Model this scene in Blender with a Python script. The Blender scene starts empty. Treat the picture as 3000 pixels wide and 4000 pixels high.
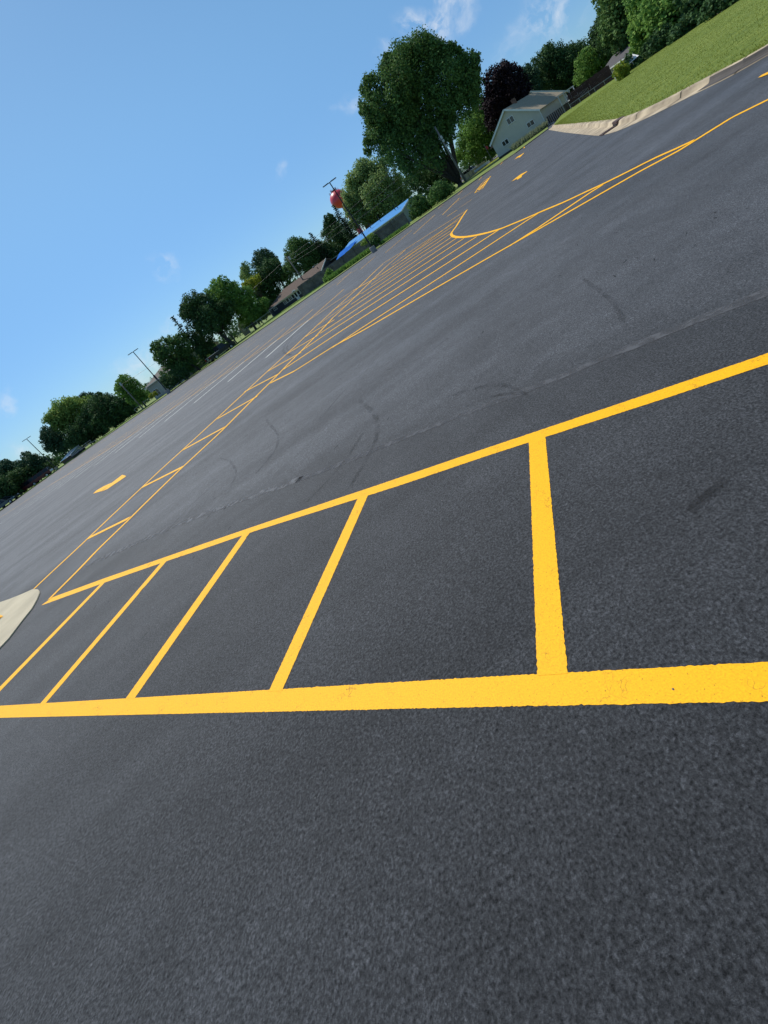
import bpy, bmesh, math, random
import numpy as np
from mathutils import Vector, Matrix
random.seed(7); rng = np.random.default_rng(7)
SC = bpy.context.scene
COL = SC.collection
rad = math.radians

# ------------------------------------------------------------------ camera
EYE = 1.6                                   # phone held 1.6 m above the asphalt
FPX = 1790.0                                # focal length in pixels of the 3000 x 4000 photograph
PITCH = math.atan(494 / FPX); ROLL = rad(35.39)
PPX, PPY = 1500.0, 1500.0
_F = np.array([0, math.cos(PITCH), -math.sin(PITCH)])
_r0 = np.array([1.0, 0, 0]); _d0 = np.cross(_F, _r0)
_R = math.cos(ROLL) * _r0 + math.sin(ROLL) * _d0
_D = np.cross(_F, _R)
cam_d = bpy.data.cameras.new("camera"); cam = bpy.data.objects.new("camera", cam_d); COL.objects.link(cam)
cam_d.sensor_fit = 'VERTICAL'; cam_d.sensor_height = 24; cam_d.lens = FPX / 4000 * 24
cam_d.shift_y = -(2000 - PPY) / 4000; cam_d.shift_x = 0
cam_d.clip_start = 0.02; cam_d.clip_end = 4000
M = Matrix.Identity(4)
for i in range(3):
    M[i][0] = _R[i]; M[i][1] = -_D[i]; M[i][2] = -_F[i]
M[2][3] = EYE
cam.matrix_world = M
SC.camera = cam

def ray(u, v): return (u - PPX) * _R + (v - PPY) * _D + FPX * _F
def G(u, v, z=0.0):
    "point of the level plane z seen at photo pixel (u, v)"
    d = ray(u, v); k = (z - EYE) / d[2]
    return np.array([d[0] * k, d[1] * k, z])
def at(u, v, dist):
    "point at horizontal distance dist seen at photo pixel (u, v)"
    d = ray(u, v); k = dist / math.hypot(d[0], d[1])
    return np.array([d[0] * k, d[1] * k, EYE + d[2] * k])
def foot(u, v, dist, z=0.1):
    p = at(u, v, dist); p[2] = z; return p

# ------------------------------------------------------------------ world, sun, exposure
SUN_AZ = rad(120); SUN_EL = rad(57)         # direction towards the sun (math angle, elevation)
world = bpy.data.worlds.new("World"); SC.world = world; world.use_nodes = True
wn = world.node_tree.nodes; wl = world.node_tree.links; wn.clear()
wout = wn.new('ShaderNodeOutputWorld'); bg = wn.new('ShaderNodeBackground'); bg.inputs['Strength'].default_value = 0.115
sky = wn.new('ShaderNodeTexSky'); sky.sky_type = 'NISHITA'; sky.sun_disc = False
sky.sun_elevation = SUN_EL; sky.sun_rotation = math.pi / 2 - SUN_AZ
sky.air_density = 1.0; sky.dust_density = 0.35; sky.ozone_density = 1.6; sky.altitude = 200
tc = wn.new('ShaderNodeTexCoord')
clouds = [  # photo pixel of a wisp, angular radius, strength
 (1625,110,.030,.8),(1620,150,.022,.8),(1655,80,.022,.4),(1720,120,.030,.9),(1735,160,.026,.8),(1745,60,.028,.6),(1760,25,.028,.7),(1810,20,.026,.6),(1710,85,.02,.6),
 (2040,95,.028,.45),(2090,60,.036,.5),(2150,35,.045,.55),(2210,10,.045,.5),(2120,80,.03,.4),
 (650,1022,.022,.6),(630,1035,.014,.4),(670,1010,.014,.4),
 (575,1425,.035,.55),(540,1450,.032,.45),(600,1410,.03,.5),(510,1470,.028,.4),(680,1290,.02,.4),(660,1310,.02,.3),
 (1360,430,.018,.3),(1330,445,.014,.25),(1490,215,.016,.3),(1110,655,.012,.3),(1115,670,.012,.2),(10,1565,.016,.45),(120,1745,.02,.3),(1995,180,.03,.2)]
acc = None
warp = wn.new('ShaderNodeTexNoise'); warp.inputs['Scale'].default_value = 14; warp.inputs['Detail'].default_value = 5
wl.new(tc.outputs['Generated'], warp.inputs['Vector'])
wsub = wn.new('ShaderNodeVectorMath'); wsub.operation = 'SUBTRACT'; wl.new(warp.outputs['Color'], wsub.inputs[0]); wsub.inputs[1].default_value = (.5, .5, .5)
wsc = wn.new('ShaderNodeVectorMath'); wsc.operation = 'SCALE'; wl.new(wsub.outputs[0], wsc.inputs[0]); wsc.inputs['Scale'].default_value = .09
wadd = wn.new('ShaderNodeVectorMath'); wadd.operation = 'ADD'; wl.new(tc.outputs['Generated'], wadd.inputs[0]); wl.new(wsc.outputs[0], wadd.inputs[1])
for u, v, r, s in clouds:
    d = ray(u, v); d = d / np.linalg.norm(d)
    vm = wn.new('ShaderNodeVectorMath'); vm.operation = 'DISTANCE'; wl.new(wadd.outputs[0], vm.inputs[0]); vm.inputs[1].default_value = tuple(d)
    mr = wn.new('ShaderNodeMapRange'); mr.interpolation_type = 'SMOOTHSTEP'
    mr.inputs['From Min'].default_value = r * 1.5; mr.inputs['From Max'].default_value = 0; mr.inputs['To Min'].default_value = 0; mr.inputs['To Max'].default_value = s
    wl.new(vm.outputs['Value'], mr.inputs['Value'])
    if acc is None: acc = mr.outputs['Result']
    else:
        mx = wn.new('ShaderNodeMath'); mx.operation = 'MAXIMUM'; wl.new(acc, mx.inputs[0]); wl.new(mr.outputs['Result'], mx.inputs[1]); acc = mx.outputs[0]
cn = wn.new('ShaderNodeTexNoise'); cn.inputs['Scale'].default_value = 26; cn.inputs['Detail'].default_value = 8; cn.inputs['Roughness'].default_value = .6
wl.new(wadd.outputs[0], cn.inputs['Vector'])
cr = wn.new('ShaderNodeMapRange'); cr.inputs['From Min'].default_value = .40; cr.inputs['From Max'].default_value = .66; cr.inputs['To Max'].default_value = 1.15; wl.new(cn.outputs['Fac'], cr.inputs['Value'])
cm = wn.new('ShaderNodeMath'); cm.operation = 'MULTIPLY'; wl.new(acc, cm.inputs[0]); wl.new(cr.outputs['Result'], cm.inputs[1])
hs = wn.new('ShaderNodeHueSaturation'); hs.inputs['Hue'].default_value = .497; hs.inputs['Saturation'].default_value = 1.0; hs.inputs['Value'].default_value = 1.0
wl.new(sky.outputs['Color'], hs.inputs['Color'])
cmix = wn.new('ShaderNodeMix'); cmix.data_type = 'RGBA'; wl.new(cm.outputs[0], cmix.inputs['Factor']); wl.new(hs.outputs['Color'], cmix.inputs['A'])
cmix.inputs['B'].default_value = (6.2, 6.6, 7.2, 1)
# keep the horizon from going yellow-white: summer air tinted blue towards the ground
sx = wn.new('ShaderNodeSeparateXYZ'); wl.new(tc.outputs['Generated'], sx.inputs[0])
el = wn.new('ShaderNodeMapRange'); el.inputs['From Min'].default_value = 0; el.inputs['From Max'].default_value = .5; el.interpolation_type = 'SMOOTHERSTEP'; wl.new(sx.outputs['Z'], el.inputs['Value'])
tm = wn.new('ShaderNodeMix'); tm.data_type = 'RGBA'; tm.inputs['A'].default_value = (.43, .62, .84, 1); tm.inputs['B'].default_value = (.74, .98, 1.04, 1); wl.new(el.outputs['Result'], tm.inputs['Factor'])
sm = wn.new('ShaderNodeMix'); sm.data_type = 'RGBA'; sm.blend_type = 'MULTIPLY'; sm.inputs['Factor'].default_value = 1; wl.new(hs.outputs['Color'], sm.inputs['A']); wl.new(tm.outputs['Result'], sm.inputs['B'])
wl.new(sm.outputs['Result'], cmix.inputs['A'])
wl.new(cmix.outputs['Result'], bg.inputs['Color']); wl.new(bg.outputs['Background'], wout.inputs['Surface'])
sl = bpy.data.lights.new("sun", 'SUN'); sl.energy = 3.9; sl.angle = rad(.53); sl.color = (1, .955, .88)
so = bpy.data.objects.new("sun", sl); COL.objects.link(so); so.location = (0, 0, 60)
sd = Vector((math.cos(SUN_EL) * math.cos(SUN_AZ), math.cos(SUN_EL) * math.sin(SUN_AZ), math.sin(SUN_EL)))
so.rotation_euler = sd.to_track_quat('Z', 'Y').to_euler()
SC.view_settings.view_transform = 'Standard'; SC.view_settings.look = 'None'; SC.view_settings.gamma = 1
SC.view_settings.use_curve_mapping = False; SC.view_settings.exposure = 0.15

# ------------------------------------------------------------------ helpers
def tag(o, label=None, cat=None, group=None, kind=None):
    if label: o['label'] = label
    if cat: o['category'] = cat
    if group: o['group'] = group
    if kind: o['kind'] = kind
    return o
def empty(name, loc, rz=0, label=None, cat=None, group=None):
    o = bpy.data.objects.new(name, None); COL.objects.link(o); o.location = tuple(loc); o.rotation_euler = (0, 0, rz)
    o.empty_display_size = .3
    return tag(o, label, cat, group)
def link(name, me, mat, parent=None):
    if mat is not None and not me.materials: me.materials.append(mat)
    o = bpy.data.objects.new(name, me); COL.objects.link(o)
    if parent is not None:
        o.parent = parent
        if parent.parent is None and not parent.get('_local'):
            pass
    return o
def npmesh(name, V, F, nside, mats=None, mi=None, smooth=False):
    me = bpy.data.meshes.new(name); V = np.asarray(V, np.float32).reshape(-1, 3); F = np.asarray(F, np.int32).reshape(-1, nside)
    me.vertices.add(len(V)); me.vertices.foreach_set('co', V.ravel())
    me.loops.add(F.size); me.loops.foreach_set('vertex_index', F.ravel())
    me.polygons.add(len(F)); me.polygons.foreach_set('loop_start', np.arange(0, F.size, nside, dtype=np.int32))
    me.polygons.foreach_set('loop_total', np.full(len(F), nside, np.int32))
    if smooth: me.polygons.foreach_set('use_smooth', np.ones(len(F), bool))
    me.update(calc_edges=True); me.validate()
    return me
class MB:
    "mesh builder in the local frame of a thing"
    def __init__(s): s.v = []; s.f = []
    def add(s, V, F):
        b = len(s.v); s.v += [tuple(map(float, p)) for p in V]; s.f += [tuple(b + i for i in f) for f in F]; return s
    def box(s, c, size, rz=0, mat3=None):
        cx, cy, cz = c; a, b, h = size[0] / 2, size[1] / 2, size[2] / 2
        P = []
        for dz in (-h, h):
            for dx, dy in ((-a, -b), (a, -b), (a, b), (-a, b)):
                x = dx * math.cos(rz) - dy * math.sin(rz); y = dx * math.sin(rz) + dy * math.cos(rz)
                P.append((cx + x, cy + y, cz + dz))
        return s.add(P, [(0, 3, 2, 1), (4, 5, 6, 7), (0, 1, 5, 4), (1, 2, 6, 5), (2, 3, 7, 6), (3, 0, 4, 7)])
    def bar(s, p, q, w, h=None):
        p = Vector(p); q = Vector(q); h = h or w; d = (q - p).normalized()
        up = Vector((0, 0, 1)) if abs(d.z) < .95 else Vector((1, 0, 0))
        a = d.cross(up).normalized() * w / 2; b = a.cross(d).normalized() * h / 2
        P = [p - a - b, p + a - b, p + a + b, p - a + b, q - a - b, q + a - b, q + a + b, q - a + b]
        return s.add(P, [(0, 3, 2, 1), (4, 5, 6, 7), (0, 1, 5, 4), (1, 2, 6, 5), (2, 3, 7, 6), (3, 0, 4, 7)])
    def tube(s, pts, rs, n=8, cap=True):
        pts = [Vector(p) for p in pts]; 
        if not hasattr(rs, '__len__'): rs = [rs] * len(pts)
        b = len(s.v); prev = None
        for i, p in enumerate(pts):
            d = (pts[min(i + 1, len(pts) - 1)] - pts[max(i - 1, 0)]).normalized()
            if prev is None: a = d.orthogonal().normalized()
            else: a = (prev - d * prev.dot(d)).normalized()
            prev = a; c = d.cross(a)
            for k in range(n):
                t = 2 * math.pi * k / n; s.v.append(tuple(p + (a * math.cos(t) + c * math.sin(t)) * rs[i]))
        for i in range(len(pts) - 1):
            for k in range(n):
                s.f.append((b + i * n + k, b + i * n + (k + 1) % n, b + (i + 1) * n + (k + 1) % n, b + (i + 1) * n + k))
        if cap:
            s.f.append(tuple(b + k for k in range(n))[::-1]); s.f.append(tuple(b + (len(pts) - 1) * n + k for k in range(n)))
        return s
    def lathe(s, prof, c=(0, 0, 0), n=24):
        b = len(s.v)
        for r, z in prof:
            for k in range(n):
                t = 2 * math.pi * k / n; s.v.append((c[0] + r * math.cos(t), c[1] + r * math.sin(t), c[2] + z))
        for i in range(len(prof) - 1):
            for k in range(n): s.f.append((b + i * n + k, b + i * n + (k + 1) % n, b + (i + 1) * n + (k + 1) % n, b + (i + 1) * n + k))
        return s
    def poly(s, P, th=None, axis=None):
        "flat polygon, or prism when th is given along axis"
        n = len(P)
        if th is None: return s.add(P, [tuple(range(n))])
        ax = Vector(axis) * th; Q = [tuple(Vector(p) + ax) for p in P]
        F = [tuple(range(n))[::-1], tuple(range(n, 2 * n))] + [(i, (i + 1) % n, n + (i + 1) % n, n + i) for i in range(n)]
        return s.add(list(P) + Q, F)
    def build(s, name, mat, parent=None, bevel=0, smooth=False):
        me = bpy.data.meshes.new(name); me.from_pydata(s.v, [], s.f); me.validate()
        bm = bmesh.new(); bm.from_mesh(me); bmesh.ops.recalc_face_normals(bm, faces=bm.faces)
        if bevel: bmesh.ops.bevel(bm, geom=[e for e in bm.edges if len(e.link_faces) == 2 and e.calc_face_angle(0) > .5], offset=bevel, segments=2, affect='EDGES')
        bm.to_mesh(me); bm.free()
        if smooth:
            for p in me.polygons: p.use_smooth = True
        return link(name, me, mat, parent)

def mat(name, col, rough=.7, var=0, vscale=5, col2=None, bump=0, bscale=60, metal=0, spec=.5, detail=4, coat=0, wave=None, trans=0):
    m = bpy.data.materials.new(name); m.use_nodes = True; n = m.node_tree.nodes; l = m.node_tree.links
    b = n['Principled BSDF']; b.inputs['Roughness'].default_value = rough; b.inputs['Metallic'].default_value = metal
    b.inputs['Specular IOR Level'].default_value = spec; b.inputs['Coat Weight'].default_value = coat
    c1 = (*col, 1); t = n.new('ShaderNodeTexCoord')
    c2 = (*(col2 if col2 else [min(1, c * (1 - var)) for c in col]), 1)
    nz = n.new('ShaderNodeTexNoise'); nz.inputs['Scale'].default_value = vscale; nz.inputs['Detail'].default_value = detail
    l.new(t.outputs['Object'], nz.inputs['Vector'])
    mr = n.new('ShaderNodeMapRange'); mr.inputs['From Min'].default_value = .35; mr.inputs['From Max'].default_value = .65; l.new(nz.outputs['Fac'], mr.inputs['Value'])
    mx = n.new('ShaderNodeMix'); mx.data_type = 'RGBA'; mx.inputs['A'].default_value = c1; mx.inputs['B'].default_value = c2
    l.new(mr.outputs['Result'], mx.inputs['Factor']); out = mx.outputs['Result']
    if wave:      # (axis, period m, darkening): clapboards, boards, shingle courses
        ax, per, dk = wave
        w = n.new('ShaderNodeTexWave'); w.bands_direction = ax; w.wave_profile = 'SAW'; w.inputs['Scale'].default_value = math.pi * 2 / per / 20 * 1.0
        l.new(t.outputs['Object'], w.inputs['Vector'])
        rp = n.new('ShaderNodeMapRange'); rp.inputs['From Min'].default_value = 0; rp.inputs['From Max'].default_value = .2; rp.inputs['To Min'].default_value = 1 - dk; rp.inputs['To Max'].default_value = 1
        l.new(w.outputs['Fac'], rp.inputs['Value'])
        mm = n.new('ShaderNodeMix'); mm.data_type = 'RGBA'; mm.blend_type = 'MULTIPLY'; mm.inputs['Factor'].default_value = 1
        l.new(out, mm.inputs['A']); l.new(rp.outputs['Result'], mm.inputs['B']); out = mm.outputs['Result']
    l.new(out, b.inputs['Base Color'])
    if bump:
        bn = n.new('ShaderNodeTexNoise'); bn.inputs['Scale'].default_value = bscale; bn.inputs['Detail'].default_value = 3; l.new(t.outputs['Object'], bn.inputs['Vector'])
        bp = n.new('ShaderNodeBump'); bp.inputs['Strength'].default_value = bump; bp.inputs['Distance'].default_value = .02; l.new(bn.outputs['Fac'], bp.inputs['Height']); l.new(bp.outputs['Normal'], b.inputs['Normal'])
    return m

def nd(n, typ, **kw):
    x = n.new(typ)
    for k, v in kw.items():
        if k in x.inputs.keys(): x.inputs[k].default_value = v
        else: setattr(x, k, v)
    return x

def asphalt_mat():
    m = bpy.data.materials.new("asphalt"); m.use_nodes = True; n = m.node_tree.nodes; l = m.node_tree.links; b = n['Principled BSDF']
    t = n.new('ShaderNodeTexCoord'); P = t.outputs['Object']
    grain = nd(n, 'ShaderNodeTexVoronoi', Scale=170.0); l.new(P, grain.inputs['Vector'])          # stones about a centimetre across
    g2 = nd(n, 'ShaderNodeTexNoise', Scale=420.0, Detail=4.0, Roughness=.75); l.new(P, g2.inputs['Vector'])
    g3 = nd(n, 'ShaderNodeTexNoise', Scale=88.0, Detail=5.0, Roughness=.72); l.new(P, g3.inputs['Vector'])
    big = nd(n, 'ShaderNodeTexNoise', Scale=.5, Detail=5.0, Roughness=.55); l.new(P, big.inputs['Vector'])
    mid = nd(n, 'ShaderNodeTexNoise', Scale=3.0, Detail=6.0, Roughness=.65); l.new(P, mid.inputs['Vector'])
    mp = nd(n, 'ShaderNodeMapping'); mp.inputs['Rotation'].default_value = (0, 0, rad(33)); mp.inputs['Scale'].default_value = (.12, 1.1, 1); l.new(P, mp.inputs['Vector'])
    streak = nd(n, 'ShaderNodeTexNoise', Scale=1.0, Detail=5.0, Roughness=.6); l.new(mp.outputs[0], streak.inputs['Vector'])
    def mr(src, a, b_, c, d):
        x = n.new('ShaderNodeMapRange'); x.inputs['From Min'].default_value = a; x.inputs['From Max'].default_value = b_; x.inputs['To Min'].default_value = c; x.inputs['To Max'].default_value = d
        l.new(src, x.inputs['Value']); return x.outputs['Result']
    def mul(a, b_):
        x = n.new('ShaderNodeMath'); x.operation = 'MULTIPLY'; l.new(a, x.inputs[0]); l.new(b_, x.inputs[1]); return x.outputs[0]
    f = mul(mr(g2.outputs['Fac'], .3, .72, .35, 1.75), mr(grain.outputs['Color'], 0, 1, .45, 1.6))
    g4 = nd(n, 'ShaderNodeTexNoise', Scale=26.0, Detail=6.0, Roughness=.85); l.new(P, g4.inputs['Vector'])
    f = mul(f, mr(g3.outputs['Fac'], .32, .68, .40, 1.75)); f = mul(f, mr(g4.outputs['Fac'], .3, .7, .6, 1.42))
    f = mul(f, mr(big.outputs['Fac'], .3, .7, .78, 1.25)); f = mul(f, mr(mid.outputs['Fac'], .3, .7, .9, 1.1)); f = mul(f, mr(streak.outputs['Fac'], .3, .7, .78, 1.26))
    c2 = nd(n, 'ShaderNodeTexVoronoi', Scale=92.0); l.new(P, c2.inputs['Vector']); f = mul(f, mr(c2.outputs['Color'], 0, 1, .5, 1.5))
    c3 = nd(n, 'ShaderNodeTexVoronoi', Scale=105.0); l.new(P, c3.inputs['Vector']); f = mul(f, mr(c3.outputs['Color'], .86, .95, 1.0, 1.55)); f = mul(f, mr(c3.outputs['Color'], .03, .13, .35, 1.0))       # pale stones
    sc = nd(n, 'ShaderNodeTexNoise', Scale=1.6, Detail=8.0, Roughness=.75, Distortion=1.6); l.new(P, sc.inputs['Vector']); f = mul(f, mr(sc.outputs['Fac'], .35, .65, .84, 1.2))
    # the pass beyond the paving seam is older, its colour lifted paler than the sealed pass in front of it
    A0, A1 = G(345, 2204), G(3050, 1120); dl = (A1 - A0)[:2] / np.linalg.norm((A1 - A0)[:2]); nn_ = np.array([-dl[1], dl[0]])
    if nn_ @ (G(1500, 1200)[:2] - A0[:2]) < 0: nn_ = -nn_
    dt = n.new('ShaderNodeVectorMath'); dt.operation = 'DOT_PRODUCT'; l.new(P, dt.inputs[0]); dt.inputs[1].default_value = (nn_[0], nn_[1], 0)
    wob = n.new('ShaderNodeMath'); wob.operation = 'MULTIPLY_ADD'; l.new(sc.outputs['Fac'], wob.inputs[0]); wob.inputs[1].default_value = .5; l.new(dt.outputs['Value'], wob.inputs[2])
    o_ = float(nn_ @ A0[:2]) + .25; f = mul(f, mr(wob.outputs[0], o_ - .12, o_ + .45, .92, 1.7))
    pits = mr(g3.outputs['Fac'], .27, .36, .25, 1.0); f = mul(f, pits)
    col = n.new('ShaderNodeVectorMath'); col.operation = 'SCALE'; col.inputs[0].default_value = (.025, .0262, .0288); l.new(f, col.inputs['Scale'])
    l.new(col.outputs[0], b.inputs['Base Color'])
    l.new(mr(streak.outputs['Fac'], .3, .7, .74, .62), b.inputs['Roughness']); l.new(mr(g3.outputs['Fac'], .32, .68, .15, .75), b.inputs['Specular IOR Level'])
    h = n.new('ShaderNodeMath'); h.operation = 'ADD'; l.new(g3.outputs['Fac'], h.inputs[0]); l.new(g2.outputs['Fac'], h.inputs[1])
    bp = nd(n, 'ShaderNodeBump', Strength=1.0, Distance=.0030); l.new(h.outputs[0], bp.inputs['Height']); l.new(bp.outputs['Normal'], b.inputs['Normal'])
    return m

def paint_mat(name, col):
    m = bpy.data.materials.new(name); m.use_nodes = True; n = m.node_tree.nodes; l = m.node_tree.links; b = n['Principled BSDF']
    t = n.new('ShaderNodeTexCoord'); P = t.outputs['Object']
    def mr(src, a, b_, c, d):
        x = n.new('ShaderNodeMapRange'); x.inputs['From Min'].default_value = a; x.inputs['From Max'].default_value = b_; x.inputs['To Min'].default_value = c; x.inputs['To Max'].default_value = d
        l.new(src, x.inputs['Value']); return x.outputs['Result']
    g = nd(n, 'ShaderNodeTexNoise', Scale=160.0, Detail=4.0, Roughness=.7); l.new(P, g.inputs['Vector'])
    big = nd(n, 'ShaderNodeTexNoise', Scale=7.0, Detail=4.0); l.new(P, big.inputs['Vector'])
    wv = nd(n, 'ShaderNodeTexNoise', Scale=14.0, Detail=3.0); l.new(P, wv.inputs['Vector'])
    ad = n.new('ShaderNodeVectorMath'); ad.operation = 'MULTIPLY_ADD'; l.new(wv.outputs['Color'], ad.inputs[0]); ad.inputs[1].default_value = (.13, .13, .13); l.new(P, ad.inputs[2])
    vo = nd(n, 'ShaderNodeTexVoronoi', Scale=20.0, feature='DISTANCE_TO_EDGE'); l.new(ad.outputs[0], vo.inputs['Vector'])
    crack = mr(vo.outputs['Distance'], .0, .03, 0, 1)
    gate = mr(big.outputs['Fac'], .54, .70, 1, .25)               # cracks only in places
    mx = n.new('ShaderNodeMath'); mx.operation = 'MAXIMUM'; l.new(crack, mx.inputs[0]); l.new(gate, mx.inputs[1])
    pit = mr(g.outputs['Fac'], .30, .37, 0, 1)
    mu = n.new('ShaderNodeMath'); mu.operation = 'MULTIPLY'; l.new(mx.outputs[0], mu.inputs[0]); l.new(pit, mu.inputs[1])
    v = mr(g.outputs['Fac'], .3, .7, .78, 1.12)
    sc = n.new('ShaderNodeVectorMath'); sc.operation = 'SCALE'; sc.inputs[0].default_value = col; l.new(v, sc.inputs['Scale'])
    mix = n.new('ShaderNodeMix'); mix.data_type = 'RGBA'; mix.inputs['A'].default_value = (col[0] * .22, col[1] * .2, col[2] * .3 + .01, 1)
    l.new(mu.outputs[0], mix.inputs['Factor']); l.new(sc.outputs[0], mix.inputs['B']); l.new(mix.outputs['Result'], b.inputs['Base Color'])
    b.inputs['Roughness'].default_value = .65; b.inputs['Specular IOR Level'].default_value = .27
    bp = nd(n, 'ShaderNodeBump', Strength=.25, Distance=.0015); l.new(g.outputs['Fac'], bp.inputs['Height']); l.new(bp.outputs['Normal'], b.inputs['Normal'])
    return m

def leaf_mat(name, a, b_, tr=.3, trc=None):
    m = bpy.data.materials.new(name); m.use_nodes = True; n = m.node_tree.nodes; l = m.node_tree.links; b = n['Principled BSDF']
    g = n.new('ShaderNodeNewGeometry'); t = n.new('ShaderNodeTexCoord')
    nz = nd(n, 'ShaderNodeTexNoise', Scale=.45, Detail=3.0); l.new(t.outputs['Object'], nz.inputs['Vector'])
    ad = n.new('ShaderNodeMath'); ad.operation = 'ADD'; l.new(g.outputs['Random Per Island'], ad.inputs[0]); l.new(nz.outputs['Fac'], ad.inputs[1])
    mr = n.new('ShaderNodeMapRange'); mr.inputs['From Min'].default_value = .5; mr.inputs['From Max'].default_value = 1.35; l.new(ad.outputs[0], mr.inputs['Value'])
    mx = n.new('ShaderNodeMix'); mx.data_type = 'RGBA'; mx.inputs['A'].default_value = (*a, 1); mx.inputs['B'].default_value = (*b_, 1); l.new(mr.outputs['Result'], mx.inputs['Factor'])
    l.new(mx.outputs['Result'], b.inputs['Base Color']); b.inputs['Roughness'].default_value = .7; b.inputs['Specular IOR Level'].default_value = .12
    tl = n.new('ShaderNodeBsdfTranslucent'); l.new(mx.outputs['Result'], tl.inputs['Color'])
    ms = n.new('ShaderNodeMixShader'); ms.inputs['Fac'].default_value = tr; l.new(b.outputs[0], ms.inputs[1]); l.new(tl.outputs[0], ms.inputs[2])
    l.new(ms.outputs[0], n['Material Output'].inputs['Surface'])
    return m

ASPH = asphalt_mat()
YEL = paint_mat("yellow_paint", (.93, .452, .0015)); WHT = paint_mat("white_paint", (.88, .87, .80))
CONC = mat("concrete", (.42, .39, .32), .85, var=.28, vscale=3, bump=.4, bscale=90)
KERB = mat("kerb_concrete", (.52, .42, .28), .85, col2=(.27, .21, .14), vscale=2.2, bump=.4, bscale=60, detail=6)
GUTT = mat("gutter_stain", (.085, .072, .062), .8, var=.35, vscale=2.5, bump=.3, bscale=60)
IRON = mat("rusty_iron", (.10, .055, .045), .7, var=.4, vscale=8, bump=.3)
DARK = mat("dark_void", (.008, .008, .008), .9)
SOIL = mat("soil", (.07, .045, .028), .95, var=.4, vscale=2)
BARK = mat("bark", (.075, .06, .048), .95, var=.5, vscale=3, bump=.8, bscale=12)
WOODP = mat("weathered_pole_wood", (.24, .215, .19), .9, var=.35, vscale=4, bump=.3)
BLK = mat("black_pole_paint", (.012, .012, .014), .45, var=.2)
GALV = mat("galvanised_metal", (.34, .35, .36), .45, var=.25, metal=.6)
WIRE = mat("wire_sheath", (.05, .05, .055), .5)
GLASS = mat("window_glass", (.02, .026, .03), .08, var=.3, vscale=.6, spec=.8)
WTRIM = mat("white_trim", (.72, .73, .72), .6, var=.12, vscale=2)

# ------------------------------------------------------------------ ground
edge_px = [(0,1998),(277,1800),(642,1550),(700,1509),(1050,1269),(1300,1096),(1550,921),(1750,782),(1900,676),(2014,600),(2142,505)]
EDGE = [G(*p)[:2] for p in edge_px]
kout_px = [(2142,507),(2200,517),(2270,525),(2340,531.5),(2400,518),(2484,483),(2600,426.6),(2720.6,364),(2860.7,300),(2913,265),(3000,219)]
KOUT = [G(*p)[:2] for p in kout_px]
KOUT += [KOUT[-1] + (KOUT[-1] - KOUT[-3]) * k / 1.0 for k in (2, 6, 20)]
def extend(P, d): return P
me = npmesh("terrain", [(-900, -900, -.06), (900, -900, -.06), (900, 900, -.06), (-900, 900, -.06)], [(0, 1, 2, 3)], 4)
LAWN = mat("lawn", (.17, .22, .030), .9, vscale=.5, col2=(.11, .165, .022), bump=.9, bscale=14, detail=8)
tag(link("ground", me, LAWN), kind='structure')
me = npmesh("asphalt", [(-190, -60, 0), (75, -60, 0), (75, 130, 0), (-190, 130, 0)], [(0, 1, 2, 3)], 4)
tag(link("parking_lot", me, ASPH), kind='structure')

def ribbon(P, off0, off1, z0, z1, name, m, n_sub=1):
    "sheet between two offsets of a plan polyline, heights z0 / z1"
    P = [np.array(p) for p in P]; Q0 = []; Q1 = []
    for i, p in enumerate(P):
        d = P[min(i + 1, len(P) - 1)] - P[max(i - 1, 0)]; d = d / np.linalg.norm(d); nn = np.array([-d[1], d[0]])
        Q0.append((*(p + nn * off0), z0)); Q1.append((*(p + nn * off1), z1))
    k = len(P); return npmesh(name, Q0 + Q1, [(i, i + 1, k + i + 1, k + i) for i in range(k - 1)], 4)
def kerb(P, prof, name, m, parent=None, step=None):
    "profile [(offset, z)...] swept along a plan polyline"
    b = MB(); P = [np.array(p) for p in P]; rows = []
    for i, p in enumerate(P):
        d = P[min(i + 1, len(P) - 1)] - P[max(i - 1, 0)]; d = d / np.linalg.norm(d); nn = np.array([-d[1], d[0]])
        rows.append([(*(p + nn * o), z) for o, z in prof])
    k = len(prof); b.v = [tuple(map(float, q)) for r in rows for q in r]
    for i in range(len(P) - 1):
        for j in range(k - 1): b.f.append((i * k + j, i * k + j + 1, (i + 1) * k + j + 1, (i + 1) * k + j))
    return b.build(name, m, parent, smooth=False)
# far kerb: low worn concrete edge, left of the polyline direction is away from the lot
far = [EDGE[0] + (EDGE[0] - EDGE[1]) * 3] + EDGE
def dens(P, s):
    out = []
    for a, b_ in zip(P[:-1], P[1:]):
        k = max(1, int(np.linalg.norm(b_ - a) / s)); out += [a + (b_ - a) * t / k for t in range(k)]
    return out + [P[-1]]
fard = dens(far, 1.2); fard = [p + rng.normal(0, .01, 2) for p in fard]
OLDK = mat("old_kerb", (.20, .16, .115), .9, var=.6, vscale=.8, detail=6)
tag(kerb(fard, [(0, -.01), (0.02, .09), (.16, .10), (.18, .02)], "kerb", OLDK), kind='structure')
# lawn behind the far kerb
b = MB(); n_ = len(fard)
outer = [(-900, 300), (-600, 700), (0, 900), (500, 800), (900, 500), (900, 60)]
b.v = [(*p, .085) for p in fard]
def away(p, k): q = np.array(p); return q / np.linalg.norm(q) * k
F_ = [(*away(p, 700), .085) for p in fard]
V_ = [(*(p + away(p, .17)), .085) for p in fard] + F_
me = npmesh("lawn", V_, [(i, i + 1, n_ + i + 1, n_ + i) for i in range(n_ - 1)], 4)
tag(link("lawn", me, LAWN), kind='structure')

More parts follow.
